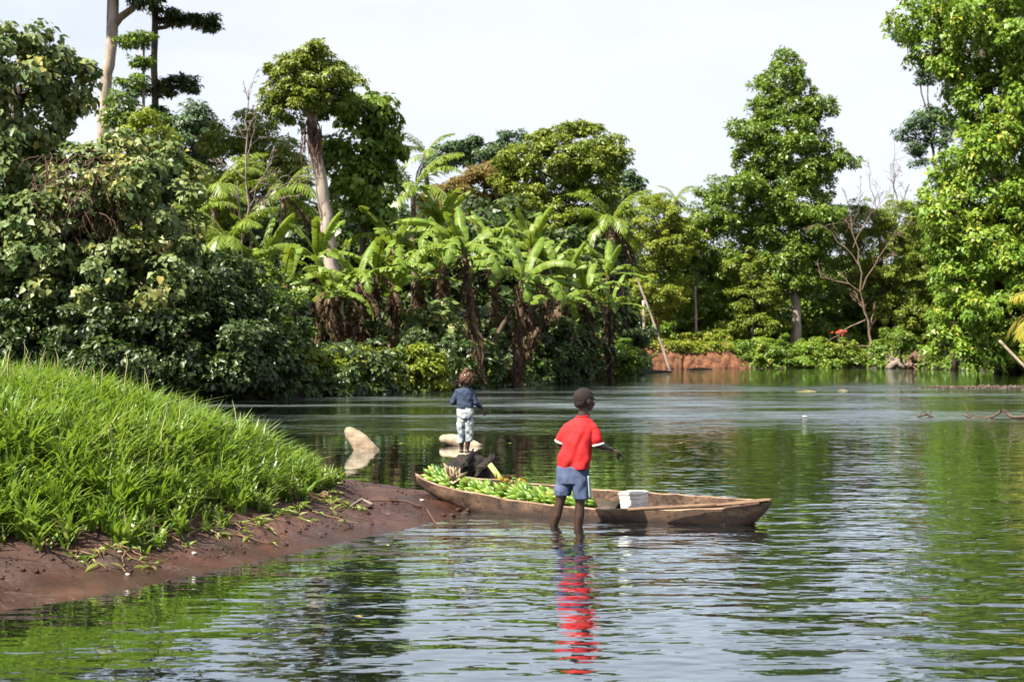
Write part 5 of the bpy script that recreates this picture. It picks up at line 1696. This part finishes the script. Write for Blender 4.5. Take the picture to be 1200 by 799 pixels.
# hair: close-cropped cap
S = Solid()
k = .92
S.ball(q(0, -.013, .026), np.array([.080, .091, .084]) * k, B).ball(q(0, -.045, -.012), np.array([.066, .050, .055]) * k, B)
hm = S.melt('hair', .005, 2, lambda P: .004 * (vnoise(P[:, 0] * 130 + P[:, 1] * 40, P[:, 2] * 130, 31) - .4))
link('hair', hm, M['hair_black'], boy).location = -borg
# T-shirt
S = Solid()
tw_ = -.38
S.stack([(bp_(673.0, 549), .138, .100, -.25), (bp_(673.5, 543), .137, .100, -.28), (bp_(675, 530), .131, .096, -.33), (bp_(677.5, 515), .124, .092, tw_), (bp_(679.5, 504), .124, .086, tw_), (bp_(681, 497), .112, .074, tw_), (bp_(682.3, 491.5), .082, .058, tw_), (bp_(683, 487.5), .050, .046, tw_)])
cufR, cufL = bp_(698.8, 514.5, -.045), bp_(659.5, 513.5, .065)
S.limb([bp_(685, 492.5, -.02), shR + np.array([-.004, 0, -.006])], [.040, .036]).limb([bp_(680, 492.5, .02), shL + np.array([.004, 0, -.006])], [.040, .036])
for a_, b_, r1_ in ((shR, cufR, .052), (shL, cufL, .049)):
    d_ = unit(b_ - a_)
    S.mb.tube(np.array([a_ + d_ * .002, a_ + d_ * .03, (a_ + b_) / 2, b_, b_ + d_ * .036]), [.030, .040, .044, r1_ - .002, r1_], 20, True)
def fold_b(P):
    z = P[:, 2]; x = P[:, 0]
    low = np.clip((.80 - z) / .3, 0, 1)
    d1 = np.sin((x * 20 + z * 34 + 1.5 * vnoise(x * 9, z * 7, 41) * 3)) * .0055
    d2 = np.sin((x * 44 - z * 16 + 4 * vnoise(x * 7, z * 9, 42))) * .0045
    d3 = -np.abs(np.sin(x * 17 - z * 9 + 2.5 * vnoise(x * 5, z * 5, 46))) ** 5 * .016
    return .8 * (d1 + d2) * (.1 + low) + d3 * (.3 + .7 * low)
sm_ = S.melt('shirt', .005, 6, fold_b)
shirt = link('shirt', sm_, M['red_cloth'], boy); shirt.location = -borg
for c_, d_, r_ in ((cufR, cufR - shR, .0530), (cufL, cufL - shL, .0500)):
    d_ = unit(d_)
    mb = Mesh(); mb.tube(np.array([c_ + d_ * .030, c_ + d_ * .034, c_ + d_ * .044, c_ + d_ * .047]), [r_ * .90, r_ * 1.00, r_ * .97, r_ * .80], 22, True)
    link('sleeve_trim', mb.mesh('sleeve_trim', borg), M['white_cloth'], shirt, borg)
mb = Mesh()
ph = np.linspace(0, 2 * np.pi, 25)
cc = bp_(683.3, 487.0, -.002)
mb.tube(np.stack([cc[0] + .049 * np.cos(ph), cc[1] + .046 * np.sin(ph), cc[2] + .006 * np.cos(ph) + .004 * np.sin(ph)], 1), .006, 8, False)
link('collar', mb.mesh('collar', borg), M['red_cloth'], shirt, borg)
# shorts
S = Solid()
S.stack([(bp_(670, 566), .122, .088, -.25), (bp_(671, 556), .128, .094, -.25), (bp_(672, 546), .124, .090, -.25)])
hemL, hemR = bp_(659.5, 578.5, .012), bp_(681, 582, -.028)
S.stack([(hemL + np.array([0, 0, -.012]), .066, .070, -.2), (hemL + np.array([.002, 0, .03]), .066, .072, -.2), (bp_(664, 562, .02), .072, .080, -.2), (bp_(664.5, 552, .02), .062, .075, -.2)])
S.stack([(hemR + np.array([0, 0, -.008]), .064, .070, -.2), (hemR + np.array([-.002, 0, .03]), .064, .072, -.2), (bp_(679.5, 562, -.02), .070, .080, -.2), (bp_(678, 552, -.02), .062, .075, -.2)])
def fold_s(P):
    return np.sin(P[:, 0] * 70 + P[:, 2] * 25 + 5 * vnoise(P[:, 0] * 12, P[:, 2] * 8, 44)) * .0035 + (vnoise(P[:, 0] * 34, P[:, 2] * 22, 45) - .5) * .007
shorts = link('shorts', S.melt('shorts', .005, 3, fold_s), M['blue_shorts'], boy); shorts.location = -borg
mb = Mesh()                                              # pale side panel on the outer right leg
rows = []
for z_ in np.linspace(0, 1, 9):
    c_ = bp_(679.2, 556, -.02) * (1 - z_) + (hemR + np.array([0, 0, -.006])) * z_
    rows.append([c_ + np.array([.076 * math.cos(a_), .082 * math.sin(a_), 0]) for a_ in np.linspace(-.75, .35, 7)])
mb.grid(np.array(rows)[::-1])
o = link('side_panel', mb.mesh('side_panel', borg), plain('pale_green_cloth', [(.30, .37, .34), (.38, .45, .42)], 8, .85, .2, .004), shorts, borg)
so_ = o.modifiers.new('t', 'SOLIDIFY'); so_.thickness = .004

# ---- girl on the burnt log
GY = 14.0
KG = F0 / GY
def gp(px, py, dy=0.0):
    return np.array([(px - CX) / KG, GY + dy, CAMH - (py - HZ) / KG])
gorg = np.array([-.52, GY, .22])
girl = thing('person', gorg, 'small child in navy top and patterned white trousers standing on the log', 'person')
S = Solid()
hc = gp(547, 444.5)
q, B = head(S, hc, (.30, .93, -.18), .84)
S.limb([gp(545, 458), gp(546, 450)], [.034, .030])
S.stack([(gp(545, 488), .078, .056, -.1), (gp(545, 480), .080, .058, -.1), (gp(545, 470), .076, .054, -.1), (gp(544.5, 461), .074, .048, -.1), (gp(544.5, 456.5), .050, .038, -.1)])
shL, elL, wrL = gp(535, 458.5), gp(530.5, 470.5, .0), gp(537, 474.5, .13)
shR, elR, wrR = gp(554.5, 458.5), gp(557.5, 471.5, -.01), gp(564.5, 478.5, .06)
for a_, e_, w_ in ((shL, elL, wrL), (shR, elR, wrR)):
    S.limb([a_ * .9 + e_ * .1 + np.array([0, 0, -.008]), e_, w_], [.022, .022, .016])
hand(S, wrR, (wrR - elR) + np.array([0.02, 0, -.03]), (.2, .3, -.9), .88, .8, 1)
hand(S, wrL, (wrL - elL), (.9, .1, -.4), .88, .8, -1)
for hx, kx, ax_, dy in ((541, 540.5, 541, .0), (549, 549.5, 547.5, -.01)):
    hp, kn, an = gp(hx, 484, dy), gp(kx, 506, dy + .01), gp(ax_, 526.5, dy)
    S.limb([hp, kn], [.052, .034]); S.limb([kn, kn * .6 + an * .4 + np.array([0, -.006, 0]), an], [.033, .034, .021])
    foot(S, an, (.25 if hx > 545 else -.1, .95, 0), gp(0, 530.5)[2], .82)
link('body', S.melt('body', .006, 4), M['skin'], girl).location = -gorg
eyes(girl, q, B, .84, gorg)
S = Solid(); k = .84
for i in range(110):                                    # curls all over the skull, leaving the face free
    d_ = unit(RNG.standard_normal(3))
    if d_[1] > .30 and d_[2] < .55: continue
    if d_[2] < -.72: continue
    S.ball(q(d_[0] * .070, d_[1] * .080 - .012, d_[2] * .078 + .016), RNG.uniform(.018, .027) * k)
for i in range(22):                                     # the top knot
    d_ = unit(RNG.standard_normal(3))
    S.ball(q(-.008 + d_[0] * .022, -.02 + d_[1] * .022, .124 + d_[2] * .018), RNG.uniform(.013, .018) * k)
hair = link('hair', S.melt('hair', .0055, 1, lambda P: .008 * (vnoise(P[:, 0] * 90 + P[:, 1] * 70, P[:, 2] * 90, 33) - .4)), M['hair_brown'], girl); hair.location = -gorg
fz = Mesh()
for i in range(120):                                    # loose frizz on the outline
    d_ = unit(RNG.standard_normal(3))
    if (d_[1] > .30 and d_[2] < .55) or d_[2] < -.6: continue
    a_ = q(d_[0] * .086, d_[1] * .092 - .012, d_[2] * .092 + .016)
    b_ = a_ + B @ (d_ * RNG.uniform(.012, .03)) + RNG.normal(0, .012, 3)
    fz.tube(bend_path(a_, b_, 4, .25), [.0022, .002, .0016, .001], 3, False)
link('curl', fz.mesh('curl', gorg), M['hair_brown'], hair, gorg)['kind'] = 'stuff'
S = Solid()
S.stack([(gp(545.2, 478.5), .092, .070, -.1), (gp(545, 473), .094, .070, -.1), (gp(545, 466), .090, .064, -.1), (gp(544.7, 460.5), .095, .062, -.1), (gp(544.7, 456.5), .080, .052, -.1), (gp(544.8, 454.3), .046, .040, -.1)])
S.limb([gp(544.6, 456.5), shL + np.array([.008, 0, -.004])], [.034, .030]).limb([gp(544.8, 456.5), shR + np.array([-.008, 0, -.004])], [.034, .030])
S.limb([shL + np.array([.012, 0, -.006]), elL + np.array([0, 0, -.005])], [.033, .032]).limb([elL, elL * .75 + wrL * .25], [.033, .030])
S.limb([shR + np.array([-.012, 0, -.006]), elR], [.033, .032]).limb([elR, elR * .35 + wrR * .65], [.034, .029])
link('shirt', S.melt('shirt', .0055, 6, lambda P: .5 * np.sin(P[:, 0] * 40 + P[:, 2] * 60 + 5 * vnoise(P[:, 0] * 14, P[:, 2] * 14, 51)) * .004 + (vnoise(P[:, 0] * 40, P[:, 2] * 34, 52) - .5) * .006), M['navy_cloth'], girl).location = -gorg
S = Solid()
S.stack([(gp(545.2, 490), .094, .072, -.1), (gp(545.2, 482), .094, .074, -.1), (gp(545.2, 476.5), .086, .066, -.1)])
S.stack([(gp(540, 518.5), .042, .046, 0), (gp(540, 510), .042, .046, 0), (gp(540.2, 497), .049, .056, 0), (gp(541, 486), .052, .064, 0)])
S.stack([(gp(549.5, 517), .042, .046, 0), (gp(549.7, 508), .042, .046, 0), (gp(549.6, 497), .049, .056, 0), (gp(549, 486), .052, .064, 0)])
link('trousers', S.melt('trousers', .005, 3, lambda P: np.sin(P[:, 0] * 60 + P[:, 2] * 30 + 6 * vnoise(P[:, 0] * 14, P[:, 2] * 10, 53)) * .004 + (vnoise(P[:, 0] * 44, P[:, 2] * 30, 54) - .5) * .009), M['pants'], girl).location = -gorg

# ------------------------------------------------------------------ small things on the mud and on the water
def onmud(px, py):
    z = .12
    for _ in range(6):
        Y = (CAMH - z) * F0 / (py - HZ); X = (px - CX) / F0 * Y
        z = float(near_height(np.array([X]), np.array([Y]))[0])
    return np.array([X, Y, z])
stick('twig', 'long reddish twig arching over the mud tip', [onmud(428, 588) + [0, 0, .01], onmud(455, 589) + [0, 0, .035], onmud(478, 596) + [0, 0, .03], onmud(494, 606) + [0, 0, .005]], [.006, .007, .007, .01], 'twig_red', 'twig')
stick('twig', 'short brown stick lying left of the long reddish twig', [onmud(411, 593) + [0, 0, .03], onmud(424, 605) + [0, 0, .02], onmud(437, 613) + [0, 0, .01]], [.007, .009, .012], 'twig', 'twig')
stick('twig', 'thin bent twig lying near the water edge of the mud', [onmud(500, 606) + [0, 0, .01], onmud(510, 617) + [0, 0, .012], onmud(522, 621) + [0, 0, .008]], [.004, .006, .005], 'twig_red', 'twig')
for i, (px, py, r_) in enumerate(((495, 594, .014), (197, 690, .014), (150, 690, .011), (141, 687, .012), (228, 672, .014), (433, 598, .02), (462, 607, .03), (450, 612, .02), (545, 603, .03), (537, 600, .025), (530, 606, .022), (548, 598, .02), (520, 608, .02))):
    labs = ['pale pebble on the mud left of the canoe bow', 'dark clod on the mud near the lower waterline', 'white pebble by the lower waterline of the mud', 'tan pebble just behind the white pebble', 'pale pebble on the mud below the runner grass',
            'dark mud clod left of the long twig end', 'large dark mud clod under the long twig', 'dark mud clod below the large clod', 'dark wet clod at the tip of the mud under the bow', 'second wet clod at the mud tip', 'third wet clod left of the mud tip', 'topmost wet clod touching the canoe hull', 'small wet clod left of the mud tip clods']
    p = onmud(px, py)
    lump('pebble' if 'pebble' in labs[i] else 'mud_clod', labs[i], 'pebble' if 'pebble' in labs[i] else 'clod', p + np.array([0, 0, r_ * .3]), (r_ * 1.2, r_, r_ * .8), 'paper' if 'p' in labs[i][:1] or 'white' in labs[i] else ('rock' if 'tan' in labs[i] else 'mud_clod'), 60 + i, 'clods and pebbles on the mud', .3, 10, 7)

r_ = np.random.default_rng(9)
cx_, cy_ = r_.uniform(-3.2, -.4, 9000), r_.uniform(6.6, 12.2, 9000)
pm, pg = sdist(np.stack([cx_, cy_], 1), MUD), sdist(np.stack([cx_, cy_], 1), GRASS)
kp = (pm > .12) & (pg < .05) & (r_.random(9000) < np.clip(vnoise(cx_ * 2.1, cy_ * 2.1, 15) * 1.8 - .55, .03, 1) * np.where(pg > -.35, 1.0, .5))
cx_, cy_ = cx_[kp], cy_[kp]
base = np.array([[1, 0, 0], [-1, 0, 0], [0, 1, 0], [0, -1, 0], [0, 0, 1], [0, 0, -1]], float)
F0_ = np.array([[0, 2, 4], [2, 1, 4], [1, 3, 4], [3, 0, 4], [2, 0, 5], [1, 2, 5], [3, 1, 5], [0, 3, 5]])
C_ = np.stack([cx_, cy_, near_height(cx_, cy_) + .002], 1)
V = (C_[:, None, :] + base[None] * (r_.gamma(2.2, .0032, (len(C_), 1, 1)) * r_.uniform(.5, 1.3, (len(C_), 6, 1)))).reshape(-1, 3)
F = (np.arange(len(C_))[:, None, None] * 6 + F0_[None]).reshape(-1, 3)
tag(link('mud_crumbs', raw_mesh('mud_crumbs', V, F), M['mud_clod']), 'crumbs of dark earth scattered over the mud', 'earth', kind='stuff')

# fallen leaves drifting on the river
LV = np.array([(0, 0, 0), (.45, .26, .05), (1, 0, .02), (.45, -.26, .05), (.45, 0, -.02)]) * .07
lm = raw_mesh('floating_leaf', LV, [(0, 4, 1), (4, 2, 1), (0, 3, 4), (3, 2, 4)]); lm.materials.append(plain('fallen_leaf', [(.22, .17, .03), (.34, .27, .06)], 9, .6, 0))
for px, py in ((470, 530), (505, 515), (440, 545), (476, 520), (600, 520), (640, 505), (705, 500), (760, 495), (540, 690), (455, 640), (1040, 470), (1062, 468), (1075, 472), (1110, 505), (660, 488), (800, 520), (1090, 470), (415, 722)):
    Y = CAMH * F0 / (py - HZ)
    o = bpy.data.objects.new('floating_leaf', lm); COL.objects.link(o)
    o.location = ((px - CX) / F0 * Y, Y, .006); o.rotation_euler = (0, 0, RNG.uniform(0, 6.28)); k = RNG.uniform(.6, 1.2) * (1 if Y < 18 else 1.8); o.scale = (k, k, k)
    tag(o, 'small yellow fallen leaf floating on the open river water', 'leaf', 'fallen leaves floating on the river')
